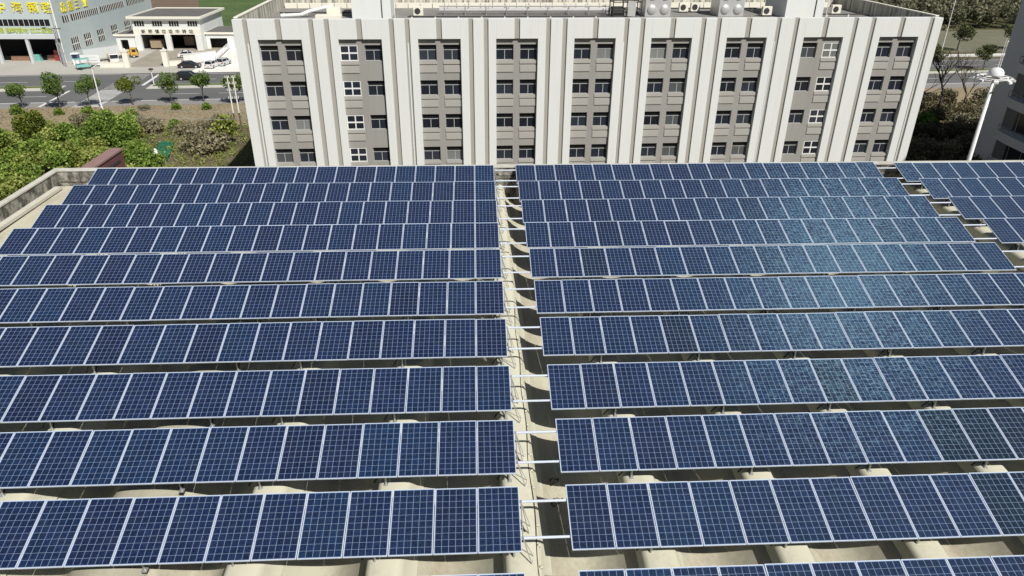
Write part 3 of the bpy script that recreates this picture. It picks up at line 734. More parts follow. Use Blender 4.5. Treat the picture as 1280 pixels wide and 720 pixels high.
# trees that stand out of the thicket
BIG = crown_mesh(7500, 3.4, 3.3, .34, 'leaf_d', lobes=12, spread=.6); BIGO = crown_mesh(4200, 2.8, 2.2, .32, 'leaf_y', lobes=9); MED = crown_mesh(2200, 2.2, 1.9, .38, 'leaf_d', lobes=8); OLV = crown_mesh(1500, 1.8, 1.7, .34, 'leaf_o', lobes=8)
TB = trunk_mesh(2.6, .17, top=2.2)
tree('broadleaf_tree', 'tall round green tree beside the green sheeting', (-51.2, 98.5, 0), BIG, TB, 4.6, None, .4, 1.0)
tree('broadleaf_tree', 'dense green tree in front of the tall round tree, right of the maroon wall', (-44.9, 90.5, 0), BIG, TB, 3.6, None, 2.1, .85)
tree('broadleaf_tree', 'yellow-green bushy tree in the middle of the thicket', (-67.5, 108.5, 0), BIGO, TB, 2.6, None, .9, 1.0)
tree('broadleaf_tree', 'dark green tree just behind the yellow-green bushy tree', (-69.5, 113.0, 0), MED, TB, 2.0, None, 3., .9)
tree('broadleaf_tree', 'green tree at the left edge of the picture by the verge', (-79.0, 109.0, 0), BIG, TB, 2.5, None, 4.2, .75)
tree('broadleaf_tree', 'olive tree beside the sheltered green sheeting on its right', (-38.6, 105.5, 0), OLV, TB, 2.4, None, 1.2, 1.25)
BARE = []
def bare_mesh(seed, h=6., r=.14, depth=4, mat='bark_dark'):
    rr = random.Random(seed); mb = MB()
    def grow(p, d, L, rad, k):
        q = p+d*L; mid = p+d*L*.5+Vector((rr.uniform(-.06, .06), rr.uniform(-.06, .06), 0))*L
        mb.path([p, mid, q], [rad, rad*.85, rad*.68], mat, 5 if k > 1 else 4)
        if k == 0: return
        for j in range(rr.choice((2, 3, 3))):
            nd = (d+Vector((rr.uniform(-.8, .8), rr.uniform(-.8, .8), rr.uniform(-.15, .5)))).normalized()
            grow(q if j else p+d*L*.75, nd, L*rr.uniform(.62, .85), rad*.6, k-1)
    grow(Vector((0, 0, 0)), Vector((rr.uniform(-.1, .1), rr.uniform(-.1, .1), 1)).normalized(), h*.34, r, depth)
    return mb.mesh('branches', smooth=True)
def shrub(label, loc, me, s, group=None, cat='shrub', name='shrub', rz=0):
    t = place(name, me, None, loc, (0, 0, rz)); t.scale = (s,)*3; return tag(t, label, cat, group)
SB = crown_mesh(600, 1., .9, .28, 'leaf_d', 'shrub'); SBO = crown_mesh(600, 1., .9, .26, 'leaf_o', 'shrub'); SBR = crown_mesh(1500, 1.1, .75, .17, 'leaf_b', 'scrub', lobes=14, spread=1., core=.3)
for (x, yq, s, me, lb) in ((-58.9, 127.3, .85, SBR, 'small brown round shrub on the verge below the yellow-green street tree'), (-53.8, 127.7, 1.0, SB, 'small dark shrub on the verge below the street tree by the dark car'), (-48.6, 127.6, 1.0, SB, 'small dark shrub on the verge left of the twin power poles'),
                           (-49.6, 115.6, 1.2, SB, 'dark green low shrub on the dry ground above the green sheeting'), (-47.4, 114.4, 1.0, SBO, 'pale olive shrub next to the dark green low shrub'), (-79.0, 125.0, 1.3, SB, 'low dark shrub at the road edge on the far left'), (-71.8, 124.2, 1.0, SB, 'low shrub at the road edge below the wide street tree'), (-66.6, 123.4, 1.4, SB, 'low dark shrub at the road edge near the white lamp mast foot')):
    shrub(lb, (x, yq, .55*s), me, s, 'shrubs on the dry verge')
for (x, yq, s, lb) in ((-40.9, 102.3, 2.7, 'large grey-brown leafless scrub right of the green sheeting'), (-52.8, 112.5, 2.0, 'brown scrub behind the tall round tree'), (-46.0, 111.2, 1.7, 'brown scrub just above the green sheeting'), (-43.0, 114.2, 2.0, 'brown-green scrub left of the power pole foot'), (-59.5, 112.5, 2.2, 'grey-brown scrub between the yellow-green tree and the tall tree'), (-56.8, 118.3, 1.5, 'small dry scrub on the open verge'), (-63.5, 116.5, 1.9, 'grey-green scrub on the verge edge below the white lamp mast')):
    shrub(lb, (x, yq, .5*s), SBR, s, 'dry scrub on the rough ground', 'scrub', 'scrub', x)
# dry grass on the verge
n = 12000; a = rng.uniform(-60, 30, n); b = rng.uniform(-40, -14.8, n); gx = OX+a*math.cos(TH)-b*math.sin(TH); gy = OY+a*math.sin(TH)+b*math.cos(TH)
k = (gx < -27)
gp = np.stack([gx, gy, rng.uniform(.05, .25, n)], 1)[k]; gp[:, 2] += 0
n2 = 16000; wx = rng.uniform(-52, -26, n2); wy = rng.uniform(86, 118, n2); clump = np.sin(wx*1.7)*np.sin(wy*1.1+wx*.6)+rng.normal(0, .5, n2); kk = clump > .1
wp = np.stack([wx, wy, rng.uniform(.05, .7, n2)], 1)[kk]
wo = place('weeds', leaves(wp, .3, 'leaf_o', 'weeds', rng.uniform(.1, .8, len(wp)), .6)); wo['kind'] = 'stuff'; tag(wo, 'patchy olive weeds on the ground left of the office block', 'weeds')
go = place('dry_grass', leaves(gp, .26, 'leaf_b', 'dry_grass', rng.uniform(.7, 1., len(gp)), 3.)); go['kind'] = 'stuff'; tag(go, 'dry grass tufts on the brown verge between road and thicket', 'grass')

# right side: bare trees, median trees, woodland
B1, B2, B3 = bare_mesh(3, 9, .2, 5), bare_mesh(5, 8, .2, 5), bare_mesh(11, 7, .14, 5, 'bark')
for (x, yq, me, s, rz, lb) in ((59.5, 103, B1, 1.35, .4, 'bare dark tree close to the right end of the office block'), (76.5, 118.5, B2, 1.4, 2., 'bare spreading dark tree left of the white high mast'), (83.5, 123, B3, 1.35, 1., 'bare brown tree behind the white high mast'), (71, 127, B3, 1.2, 4., 'thin bare tree at the road edge right of the office block')):
    t = thing('bare_tree', lb, 'tree', (x, yq, 0), rz); t.scale = (s,)*3; place('branches', me, t)
for (x, yq, s, lb) in ((70.5, 112, 2.2, 'dark green bush at the foot of the bare trees right of the office block'), (79, 114.5, 1.8, 'brown scrub bush under the spreading bare tree'), (84, 116, 2.4, 'tangled brown scrub left of the high mast pole'), (66.5, 117.5, 1.8, 'olive scrub beside the leaning bare tree')):
    shrub(lb, (x, yq, .6*s), SB if 'green' in lb else SBR, s, 'bushes right of the office block')
P, Tn = [], []
for k in range(420):
    x = rng.uniform(50, 106); yq = rng.uniform(88, 132)
    c_ = (x-OX)*-math.sin(TH)+(yq-OY)*math.cos(TH)
    if c_ > -15.5 or (x < 49+0*yq): continue
    rr = rng.uniform(.9, 2.3); p, tt = crown_pts(int(150*rr*rr), rr, rr*.8, lobes=8); P.append(p+np.array([x, yq, rr*.6])); Tn.append(tt+rng.normal(0, .22))
sc_ = place('scrub_patch', leaves(np.concatenate(P), .36, 'leaf_s', 'scrub_patch', np.concatenate(Tn), .2)); sc_['kind'] = 'stuff'; tag(sc_, 'tangled brown and olive scrub between office block and right road', 'scrub')
for i, (x, yq, s, lb) in enumerate(((98.5, 159.0, 1.25, 'round tree on the right median, left of the high mast head'), (111.6, 160.2, 1.15, 'round tree on the right median, just above the high mast head'), (90.5, 158.4, 1.0, 'tree on the right median partly hidden by the office block'),
                                     (121.5, 186.0, 1.35, 'upright tree beyond the right road, left one before the reedy ditch'), (137.0, 187.5, 1.35, 'upright tree beyond the right road, right one before the reedy ditch'))):
    tree('street_tree', lb, (x, yq, .01), SCM[i % 2], ST[i % 2], 3.3, 'trees along the right road', i*2.1, s)
P, Tn = [], []
for k in range(3000):
    a = rng.uniform(60, 310); b = 60+180*rng.uniform(0, 1)**1.15; c = rd(a, b); rr = rng.uniform(1.7, 3.6); 
    p, tt = crown_pts(150, rr, rr*1.15, lobes=8); P.append(p+np.array([c[0], c[1], rr*1.0+rng.uniform(0, 2.5)])); Tn.append(tt+rng.normal(0, .18))
wd = place('woodland', leaves(np.concatenate(P), .85, 'leaf_w', 'woodland', np.concatenate(Tn), .2)); wd['kind'] = 'stuff'; tag(wd, 'brown-green wood in the far right distance', 'woodland')
n = 9000; a = rng.uniform(62, 200, n); b = rng.uniform(58, 68, n)
gp = np.stack([OX+a*math.cos(TH)-b*math.sin(TH), OY+a*math.sin(TH)+b*math.cos(TH), rng.uniform(.1, 1.6, n)], 1)
rb = place('reed_bank', leaves(gp, .7, 'leaf_b', 'reed_bank', rng.uniform(.3, 1, n), 0)); rb['kind'] = 'stuff'; tag(rb, 'pale brown reeds along the far bank of the ditch', 'reeds')

# ------------------------------------------------------------------ factory, upper left
fb = thing('factory_building', 'pale blue-grey factory hall with yellow lettering in the upper left corner', 'factory', (-93.5, 171., 0))
mb = MB()
FW, FD, FH = 46., 52., 13.6
# front wall with two-bay openings left open: piers + lintel
mb.box((-FW, .1, 5.2), (-.02, .5, FH), 'factory'); mb.box((-FW, FD-.3, 0), (0, FD, FH), 'factory'); mb.box((-.35, .5, 0), (0, FD-.3, FH), 'factory')
mb.box((-1.2, .1, 0), (0, .5, 5.2), 'factory'); mb.box((-FW, .5, 0), (-FW+.3, FD-.3, FH), 'factory')
mb.build('wall', fb)
mb = MB(); mb.box((-FW, .5, FH-.3), (-.35, FD-.3, FH-.1), 'roof_grey'); mb.build('roof', fb)
mb = MB(); mb.box((-FW+.3, 9., 0), (-.36, 9.2, FH-.4), 'dark_in'); mb.build('inner_wall', fb)
mb = MB(); mb.box((-FW, -.6, 5.2), (-.2, .1, 6.2), 'factory_trim'); mb.build('canopy', fb, bevel=.05)
for k in range(7):
    x = -.4-6.6*k
    mb = MB(); mb.box((x-.3, -.5, 0), (x+.3, .1, 5.2), 'factory_trim'); mb.build('column', fb)
mb = MB(); xk = -1.3
fr = MB()
while xk > -FW+1:
    mb.box((xk-1.02, .06, 7.85), (xk, .1, 9.2), 'dark_pane'); fr.box((xk-1.10, .04, 7.8), (xk-1.02, .1, 9.25), 'pvc'); xk -= 1.10
wf = fr.build('window_band', fb); mb.build('pane', wf)
for (x, ch) in ((-10.9, '中'), (-7.4, '海'), (-4.1, '钢'), (-1.2, '铁')):
    o = place('sign_character', text_mesh(ch, 2.35, 'yellow', .08), fb, (x+.15, .0, 11.5), (R(90), 0, 0))
me = text_mesh('型钢 建筑钢材 加工配送', 1.2, 'lime', .04)
place('sign_lettering', me, fb, (-7.4, -.02, 6.85), (R(90), 0, 0))
# side wall features
for (y0, y1) in ((3.2, 6.2), (7., 20.0), (21.4, 35.0), (36.6, 48.)):
    fr = MB(); pa = MB(); yk = y0
    while yk < y1-.5: pa.box((.0, yk, 8.05), (.03, yk+.68, 9.45), 'dark_pane'); fr.box((.0, yk+.68, 8.0), (.06, yk+.95, 9.5), 'pvc'); yk += .95
    o = fr.build('window_band', fb); pa.build('pane', o)
for yc in (4.6, 10.6, 17.2, 24.8, 32.6, 40.5):
    fr = MB(); pa = MB()
    for j in range(4): pa.box((0, yc+j*.85, 1.9), (.03, yc+j*.85+.62, 4.6), 'dark_pane'); fr.box((0, yc+j*.85+.62, 1.9), (.05, yc+j*.85+.85, 4.6), 'pvc')
    fr.box((0, yc, 3.15), (.055, yc+3.4, 3.35), 'pvc'); o = fr.build('window', fb); pa.build('pane', o)
for yc, ch in ((4.7, '品'), (7.8, '重'), (10.9, '三'), (14.6, '业')):
    place('sign_character', text_mesh(ch, 2.2, 'yellow', .08), fb, (.06, yc, 11.0), (R(90), 0, R(90)))
mb = MB(); mb.tube((.12, -.2, 0), (.12, -.2, FH), .14, 'lamp_w'); mb.build('downpipe', fb)
# goods inside the open hall
def crates(x, yq, lb, mat, w_=2.4, h=1.1, cat='stack'):
    t = thing('goods_stack', lb, cat, (x, yq, 0))
    for k in range(3):
        mb = MB(); mb.box((-w_/2+.05*k, -.5, k*h/3), (w_/2-.08*k, .5, (k+1)*h/3-.03), mat); mb.build('layer', t, bevel=.02)
crates(-104.6, 174.2, 'low reddish steel stack inside the left opening of the factory', 'redbrown', 4.5, 1.1); crates(-101.0, 173.6, 'teal machine stack inside the factory opening beside a column', 'teal', 1.9, 1.5)
crates(-97.9, 174.6, 'grey-brown steel stack inside the right opening of the factory', 'redbrown', 2.4, 1.2); crates(-96.4, 174.0, 'dark red stack with tall sides inside the factory opening', 'red', 1.4, 2.4)
# transfer station
ts = thing('transfer_station', 'white single storey station with flat grey roof and two dark truck bays', 'station', (-76.7, 187.2, 0), R(0))
def tsp(mb, name, par=None, **k): return mb.build(name, par or ts, **k)
mb = MB()
HW = 8.2
mb.box((-HW+.4, .3, 3.7), (HW, .7, 7.1), 'white_wall'); mb.box((-HW+.4, .7, 0), (-HW+.8, 17.5, 7.1), 'white_wall'); mb.box((HW-.4, .7, 0), (HW, 17.5, 7.1), 'white_wall'); mb.box((-HW+.8, 17.1, 0), (HW-.4, 17.5, 7.1), 'white_wall')
for x in (-HW+.4, -.55, HW-1.5): mb.box((x, .0, 0), (x+1.5 if x != -.55 else x+1.3, .7, 3.7), 'white_wall')
tsp(mb, 'wall')
mb = MB(); mb.box((-HW-.2, -.5, 7.1), (HW+.6, 18.2, 7.35), 'white_wall'); mb.box((-HW-.35, -.65, 7.35), (HW+.75, 18.35, 7.62), 'cream_wall')
for q in (((-HW-.35, -.65), (HW+.75, -.3)), ((-HW-.35, 18.0), (HW+.75, 18.35)), ((-HW-.35, -.3), (-HW, 18.0)), ((HW+.4, -.3), (HW+.75, 18.0))): mb.box((*q[0], 7.62), (*q[1], 7.9), 'cream_wall')
tsp(mb, 'cornice', bevel=.02)
mb = MB(); mb.box((-HW, -.3, 7.60), (HW+.4, 18.0, 7.66), 'roof_grey'); tsp(mb, 'roof')
mb = MB(); mb.box((-HW+.8, 9, 0), (HW-.4, 9.1, 3.9), 'dark_in'); mb.box((-HW+.8, .7, 3.8), (HW-.4, 9, 3.9), 'dark_in'); tsp(mb, 'bay_interior')
for xc in (-6.1, -1.85, 2.1, 6.5):
    fr = MB(); pa = MB(); pa.box((xc-1.25, .27, 5.6), (xc+1.25, .3, 6.75), 'dark_pane')
    for j in range(5): fr.box((xc-1.25+j*.6, .24, 5.6), (xc-1.15+j*.6, .3, 6.75), 'pvc')
    o = tsp(fr, 'window'); pa.build('pane', o)
mb = MB(); mb.box((-HW+.4, .12, 3.7), (HW, .3, 5.0), 'cream_wall'); tsp(mb, 'fascia')
for k, ch in enumerate('新桥镇垃圾中转站'):
    place('sign_character', text_mesh(ch, 1.0, 'ink', .03), ts, (-5.4+k*1.62, .09, 4.35), (R(90), 0, 0))
def wing(x0, x1, y0, y1, h):
    mb = MB(); mb.box((x0, y0, 2.5), (x1, y0+.3, h), 'white_wall'); mb.box((x0, y0+.3, 0), (x0+.3, y1, h), 'white_wall'); mb.box((x1-.3, y0+.3, 0), (x1, y1, h), 'white_wall'); mb.box((x0+.3, y1-.3, 0), (x1-.3, y1, h), 'white_wall')
    mb.box((x0, y0, 0), (x0+.9, y0+.3, 2.5), 'white_wall'); mb.box((x1-1.6, y0, 0), (x1, y0+.3, 2.5), 'white_wall')
    o = tsp(mb, 'wing'); mb = MB(); mb.box((x0-.4, y0-.4, h), (x1+.4, y1+.3, h+.4), 'cream_wall'); mb.build('cornice', o); mb = MB(); mb.box((x0, y0, h+.39), (x1, y1, h+.43), 'roof_grey'); mb.build('roof', o)
    mb = MB(); mb.box((x0+.3, y0+2, 0), (x1-.3, y0+2.1, 2.5), 'dark_in'); mb.build('doorway', o)
wing(-12.2, -HW+.3, .0, 8, 3.4); wing(HW+.1, 15., 2.6, 13, 3.5)
# brown container and skip in the bays
def container(x, yq, lb, w_, h):
    t = thing('container', lb, 'container', (x, yq, 0)); mb = MB(); mb.box((-w_/2, 0, .35), (w_/2, 2.5, h), 'container')
    for j in range(6): mb.box((-w_/2+j*w_/5-.05, -.06, .4), (-w_/2+j*w_/5+.05, 0, h-.1), 'redbrown')
    mb.build('body', t, bevel=.03); mb = MB(); mb.box((-w_/2-.08, -.12, h), (w_/2+.08, 2.5, h+.12), 'redbrown'); mb.build('rim', t)
    for s in (-1, 1): mb = MB(); mb.tube((s*w_*.32-.1, .2, .2), (s*w_*.32+.1, .2, .2), .2, 'black', n=10); mb.build('wheel', t)
container(-80.3, 188.6, 'tan ribbed waste container in the left bay of the station', 2.5, 2.2); container(-73.6, 192.5, 'tan waste container deep in the right bay of the station', 2.3, 2.4)
# gate pillars, low walls, sign boards
def pillar(x, yq, lb):
    t = thing('gate_pillar', lb, 'pillar', (x, yq, 0), TH, 'gate pillars of the station yard')
    mb = MB(); mb.box((-.55, -.5, 0), (.55, .5, 3.3), 'cream_wall'); mb.build('shaft', t, bevel=.02); mb = MB(); mb.box((-.65, -.6, 3.3), (.65, .6, 3.5), 'cream_wall'); mb.build('cap', t)
    mb = MB(); mb.lathe([(.02, .45), (.16, .4), (.22, .25), (.16, .1), (.1, 0)], (0, 0, 3.5), 'lamp_w', 12); mb.build('lamp', t, smooth=True)
pillar(-77.9, 166.0, 'cream gate pillar left of the station yard entrance'); pillar(-69.9, 166.9, 'cream gate pillar right of the station yard entrance')
def lowwall(p, q, h, lb, mat='cream_wall', th=.25):
    p = Vector((*p, 0)); q = Vector((*q, 0)); L = (q-p).length; t = thing('low_wall', lb, 'wall', p, math.atan2(q.y-p.y, q.x-p.x))
    mb = MB(); mb.box((0, -th/2, 0), (L, th/2, h), mat); mb.build('wall', t); mb = MB(); mb.box((-.03, -th/2-.06, h), (L+.03, th/2+.06, h+.1), mat); mb.build('coping', t); return t
lowwall((-83.6, 165.6), (-78.5, 165.9), 1.0, 'low cream wall left of the left gate pillar'); lowwall((-69.3, 167.0), (-67.2, 168.2), 1.0, 'short low cream wall right of the right gate pillar')
lowwall((-67.1, 169.6), (-61.6, 174.9), 1.9, 'long white wall behind the parked cars', 'white_wall')
t = thing('notice_board', 'white notice board standing on the wall left of the gate', 'notice board', (-86.9, 166.4, 0), R(2))
mb = MB(); mb.box((-.9, -.06, .9), (3.1, .06, 2.5), 'lamp_w'); mb.build('board', t)
for x in (-.8, 3.): mb = MB(); mb.tube((x, 0, 0), (x, 0, 2.6), .05, 'steel'); mb.build('post', t)
mb = MB()
for z in (1.25, 1.35, 2.0): mb.box((.2, -.075, z), (2.6, -.062, z+.05), 'grey_render')
mb.build('printed_panel', t)
t = thing('notice_board', 'pale blue tilted display board in front of the factory side wall', 'notice board', (-86.2, 173.0, 0), R(48))
mb = MB(); mb.box((-4, -.06, .8), (4, .06, 3.0), 'factory_trim'); mb.build('board', t)
for x in (-3.8, 0, 3.8): mb = MB(); mb.tube((x, .1, 0), (x, .1, 3.1), .06, 'steel'); mb.build('post', t)
# white railing beside the yard
t = thing('railing', 'white folding railing running back behind the parked white cars', 'railing', (-61.2, 173.6, 0), math.atan2(19.5, -2.2))
for k in range(13):
    mb = MB(); mb.tube((k*1.6, 0, 0), (k*1.6, 0, 1.5), .06, 'lamp_w', n=6)
    if k < 12: mb.tube((k*1.6, 0, .2), (k*1.6+1.6, 0, 1.4), .04, 'lamp_w', n=6); mb.tube((k*1.6, 0, 1.4), (k*1.6+1.6, 0, .2), .04, 'factory_trim', n=6)
    mb.build('panel', t)
mb = MB(); mb.tube((0, 0, 1.5), (19.2, 0, 1.5), .06, 'lamp_w'); mb.tube((0, 0, .1), (19.2, 0, .1), .06, 'dark_steel'); mb.build('rail', t)
# blue booth
t = thing('guard_booth', 'small blue and white booth beside the factory corner', 'booth', (-90.2, 169.2, 0), R(10))
mb = MB(); mb.box((-.6, -.6, 0), (.6, .6, 1.3), 'lamp_w'); mb.build('base', t); mb = MB(); mb.box((-.6, -.6, 1.3), (.6, .6, 2.3), 'blue'); mb.box((-.45, -.62, 1.4), (.45, -.6, 2.1), 'glass'); mb.build('cabin', t); mb = MB(); mb.box((-.8, -.8, 2.3), (.8, .8, 2.5), 'lamp_w', taper=.15); mb.build('roof', t)

# ------------------------------------------------------------------ vehicles
def wheels(t, xs, w_, r=.33):
    for x in xs:
        for s in (-1, 1):
            y0 = s*(w_/2-.2); y1 = s*(w_/2+.01)
            mb = MB(); mb.tube((x, y0, r), (x, y1, r), r, 'black', n=18); o = mb.build('wheel', t, smooth=False)
            mb = MB(); mb.tube((x, y1, r), (x, y1+s*.012, r), r*.62, 'stainless', n=14); mb.build('rim', o)
def car(label, loc, rz, paint, kind='sedan', name='parked_car'):
    t = thing(name, label, 'car', (*loc, .02), rz, 'cars by the station'); L, W, H = (4.75, 1.82, 1.46) if kind == 'sedan' else ((4.6, 1.85, 1.72) if kind == 'suv' else (4.2, 1.75, 1.6))
    h = L/2; b = .62*H if kind != 'sedan' else .60*H
    lower = [(-h, .35), (-h+.12, .2), (h-.15, .2), (h, .36), (h-.05, .62), (h-.35, b-.12), (h-1.15, b), (-h+.5, b+.02), (-h+.05, b-.06)]
    def loft(prof, mat, wid, z_taper, mb):
        n = len(prof); vs = []
        for s in (-1, 1):
            for (x, z) in prof:
                k = 1-max(0, (abs(x)-h*.72)/(h*.28))*.10; vs.append((x, s*wid/2*k*(1-z_taper*max(0, z-b)/(H-b)), z))
        mb.add(vs, [(i, (i+1) % n, n+(i+1) % n, n+i) for i in range(n)]+[tuple(range(n)), tuple(range(2*n-1, n-1, -1))], mat)
    mb = MB(); loft(lower, paint, W, 0, mb); mb.build('body', t, bevel=.05)
    if kind == 'sedan': cab = [(h-1.35, b-.02), (h-2.05, H-.06), (h-2.5, H), (-h+1.55, H-.01), (-h+1.15, H-.08), (-h+.45, b)]
    elif kind == 'suv': cab = [(h-1.2, b-.02), (h-1.9, H-.06), (h-2.3, H), (-h+.7, H-.02), (-h+.3, H-.12), (-h+.12, b)]
    else: cab = [(h-.9, b-.02), (h-1.65, H-.06), (h-2.1, H), (-h+.6, H-.02), (-h+.25, H-.1), (-h+.1, b)]
    mb = MB(); loft(cab, 'glass', W*.94, .22, mb); o = mb.build('greenhouse', t, bevel=.03)
    roofp = [(x*.97-.0, z) for x, z in cab[1:-1]]; roofp = [(cab[1][0]+.03, cab[1][1]-.05), (cab[2][0], H+.012), (cab[3][0], H+.002), (cab[4][0]-.02, cab[4][1]-.05)]
    mb = MB(); loft(roofp, paint, W*.955, .22, mb); mb.build('roof', t, bevel=.02)
    mb = MB()
    for s in (-1, 1):
        for xa, xb in ((cab[1][0], cab[0][0]), (cab[4][0], cab[5][0])):
            mb.tube((xa, s*W*.37, H-.07), (xb, s*W*.468, b), .045, paint, n=6)
        mb.tube((-.05, s*W*.37, H-.04), (-.02, s*W*.472, b), .04, paint, n=6)
    mb.build('pillar', t)
    wheels(t, (h-.85, -h+.9), W)
    for s in (-1, 1):
        mb = MB(); mb.box((h-.2, s*W*.36-.18, .56), (h-.02, s*W*.36+.18, .70), 'headlight'); mb.build('headlight', t)
        mb = MB(); mb.box((-h+.0, s*W*.36-.2, .62), (-h+.12, s*W*.36+.2, .80), 'taillight'); mb.build('taillight', t)
        mb = MB(); mb.box((h-1.5, s*W*.5-.02, b), (h-1.3, s*(W*.5+.16)+.02, b+.13), paint); mb.build('mirror', t)
    mb = MB(); mb.box((-h-.02, -.25, .42), (-h+.03, .25, .54), 'blue'); mb.build('number_plate', t)
    return t
car('black sedan parked side-on in front of the low cream wall', (-64.3, 165.2), R(3), 'car_black')
car('white car parked end-on right of the black sedan', (-59.6, 165.6), R(84), 'car_white', 'hatch')
car('silver-white car parked just behind the white end-on car', (-57.9, 168.3), R(80), 'car_silver', 'hatch')
car('dark car standing on the far lane behind the street trees', (-60.0, 152.4), R(4.5), 'car_black', 'suv', 'car')
car('white car mostly hidden behind the long white wall in the yard', (-69.2, 178.5), R(20), 'car_white', 'sedan')
def truck(label, loc, rz, bed, cab='car_white'):
    t = thing('small_truck', label, 'truck', (*loc, .02), rz)
    mb = MB(); mb.prism([(1.1, .45), (2.6, .45), (2.6, 1.2), (2.35, 2.1), (1.15, 2.15)], -.9, .9, cab, 'y'); mb.build('cab', t, bevel=.06)
    mb = MB(); mb.prism([(2.62, 1.25), (2.40, 2.02), (2.43, 2.02), (2.65, 1.25)], -.8, .8, 'glass', 'y'); mb.box((1.5, -.93, 1.3), (2.3, .93, 1.9), 'glass'); mb.build('windscreen', t)
    mb = MB(); mb.box((-2.7, -.95, .75), (1.0, .95, .85), bed); mb.box((-2.7, -.95, .85), (1.0, -.88, 1.5), bed); mb.box((-2.7, .88, .85), (1.0, .95, 1.5), bed); mb.box((-2.7, -.88, .85), (-2.63, .88, 1.5), bed); mb.box((.93, -.88, .85), (1., .88, 1.7), bed); mb.build('cargo_bed', t)
    mb = MB(); mb.box((-2.6, -.4, .45), (2.2, .4, .75), 'dark_steel'); mb.build('chassis', t); wheels(t, (1.75, -1.6), 1.8, .38); return t
truck('small truck with white cab and orange bed parked behind the low cream wall', (-83.3, 171.6), R(-60), 'orange')
truck('small orange truck beside the station left wing', (-83.0, 177.5), R(15), 'orange', 'orange')
# teal cargo tricycle
t = thing('cargo_tricycle', 'teal cargo tricycle with canopy standing before the notice board', 'tricycle', (-86.0, 163.6, .02), R(35))
mb = MB(); mb.box((-1.5, -.65, .55), (.3, .65, .65), 'teal'); mb.box((-1.5, -.65, .65), (.3, -.6, 1.15), 'teal'); mb.box((-1.5, .6, .65), (.3, .65, 1.15), 'teal'); mb.box((-1.5, -.6, .65), (-1.45, .6, 1.15), 'teal'); mb.build('cargo_box', t)
mb = MB(); mb.prism([(-1.6, 2.1), (1.3, 2.1), (1.1, 2.25), (-1.4, 2.25)], -.75, .75, 'teal', 'y'); mb.build('canopy', t, bevel=.03)
for x in (-1.4, 1.0):
    for s in (-.6, .6): mb = MB(); mb.tube((x, s, .6), (x, s, 2.1), .035, 'steel', n=6); mb.build('post', t)
mb = MB(); mb.prism([(.3, .5), (1.3, .5), (1.45, 1.1), (1.3, 1.15), (1.1, .7), (.9, .85), (.4, .85)], -.3, .3, 'teal', 'y'); mb.tube((1.35, 0, 1.1), (1.2, 0, 1.3), .03, 'black'); mb.tube((1.2, -.35, 1.3), (1.2, .35, 1.3), .025, 'black'); mb.build('body', t)
for (x, yq) in ((1.4, 0), (-.8, -.7), (-.8, .7)): mb = MB(); mb.tube((x, yq-.06, .3), (x, yq+.06, .3), .3, 'black', n=16); mb.build('wheel', t)

# ------------------------------------------------------------------ poles
def lamp_pole(label, loc, h, arm, rz, r=.09, mat='lamp_w', name='street_lamp', two=False):
    t = thing(name, label, 'street lamp', (*loc, 0), rz); mb = MB(); mb.tube((0, 0, 0), (0, 0, h), r, mat, r*.6, 10); mb.tube((0, 0, 0), (0, 0, .5), r*1.6, mat, n=10); mb.build('pole', t, smooth=False)
    for s in ((1, -1) if two else (1,)):
        mb = MB(); mb.path([(0, 0, h-.1), (s*arm*.5, 0, h+.35), (s*arm, 0, h+.45)], .05, mat, 6); o = mb.build('arm', t)
        mb = MB(); mb.box((s*arm-.45, -.16, h+.38), (s*arm+.45, .16, h+.54), mat, taper=.05); mb.build('lamp_head', o)
    return t
lamp_pole('white lamp mast with short arm at the foot of the zebra crossing', (-66.5, 128.0), 7.0, 1.5, R(20), .13)
lamp_pole('dark street lamp with curved arm in front of the factory corner', (-91.9, 167.0), 12.2, 1.9, R(180), .13, 'steel')
lamp_pole('thin white lamp pole behind the right end of the office block', (112.6, 178.4), 13.5, 2.0, R(190), .12)
lamp_pole('thin pole on the right road just behind the high mast head', (111.5, 155.0), 7., 1.2, R(20), .08)
t = thing('utility_pole', 'weathered grey utility pole at the factory corner', 'utility pole', (-91.0, 166.1, 0)); mb = MB(); mb.tube((0, 0, 0), (-.1, 0, 8.6), .17, 'steel', .12, 10); mb.build('pole', t); mb = MB(); mb.box((-.9, -.06, 7.9), (.9, .06, 8.05), 'dark_steel'); mb.build('crossarm', t)
mb = MB(); mb.box((-.25, -.4, 5.2), (.25, -.15, 6.), 'dark_steel'); mb.build('junction_box', t)
t = thing('median_sign', 'short white post with small dark head at the median nose', 'sign post', (-65., 147., .14)); mb = MB(); mb.tube((0, 0, 0), (0, 0, 2.8), .08, 'lamp_w'); mb.build('post', t); mb = MB(); mb.lathe([(.02, .45), (.4, .35), (.45, .1), (.02, 0)], (0, 0, 2.75), 'dark_steel', 12); mb.build('head', t)
# twin power pole
t = thing('power_pole', 'twin-post pale power pole structure by the left corner of the office block', 'power pole', (-38.9, 112.9, 0), R(8))
for s in (-.42, .42):
    mb = MB(); mb.tube((s, 0, 0), (s, 0, 3.0), .13, 'bark', .12, 9); mb.tube((s, 0, 3.0), (s, 0, 8.6), .12, 'cream_wall', .09, 9); mb.build('post', t)
for z in (5.2, 6.4, 7.4, 8.3):
    mb = MB(); mb.tube((-.75, .0, z), (.75, 0, z), .045, 'steel', n=6); mb.build('crossarm', t)
    for x in (-.7, -.2, .2, .7): mb = MB(); mb.tube((x, 0, z), (x, 0, z+.3), .06, 'lamp_w', n=6); mb.build('insulator', t)
mb = MB(); mb.tube((-.42, 0, 5.2), (.42, 0, 7.4), .03, 'steel', n=6); mb.tube((.42, 0, 5.2), (-.42, 0, 7.4), .03, 'steel', n=6); mb.build('brace', t)
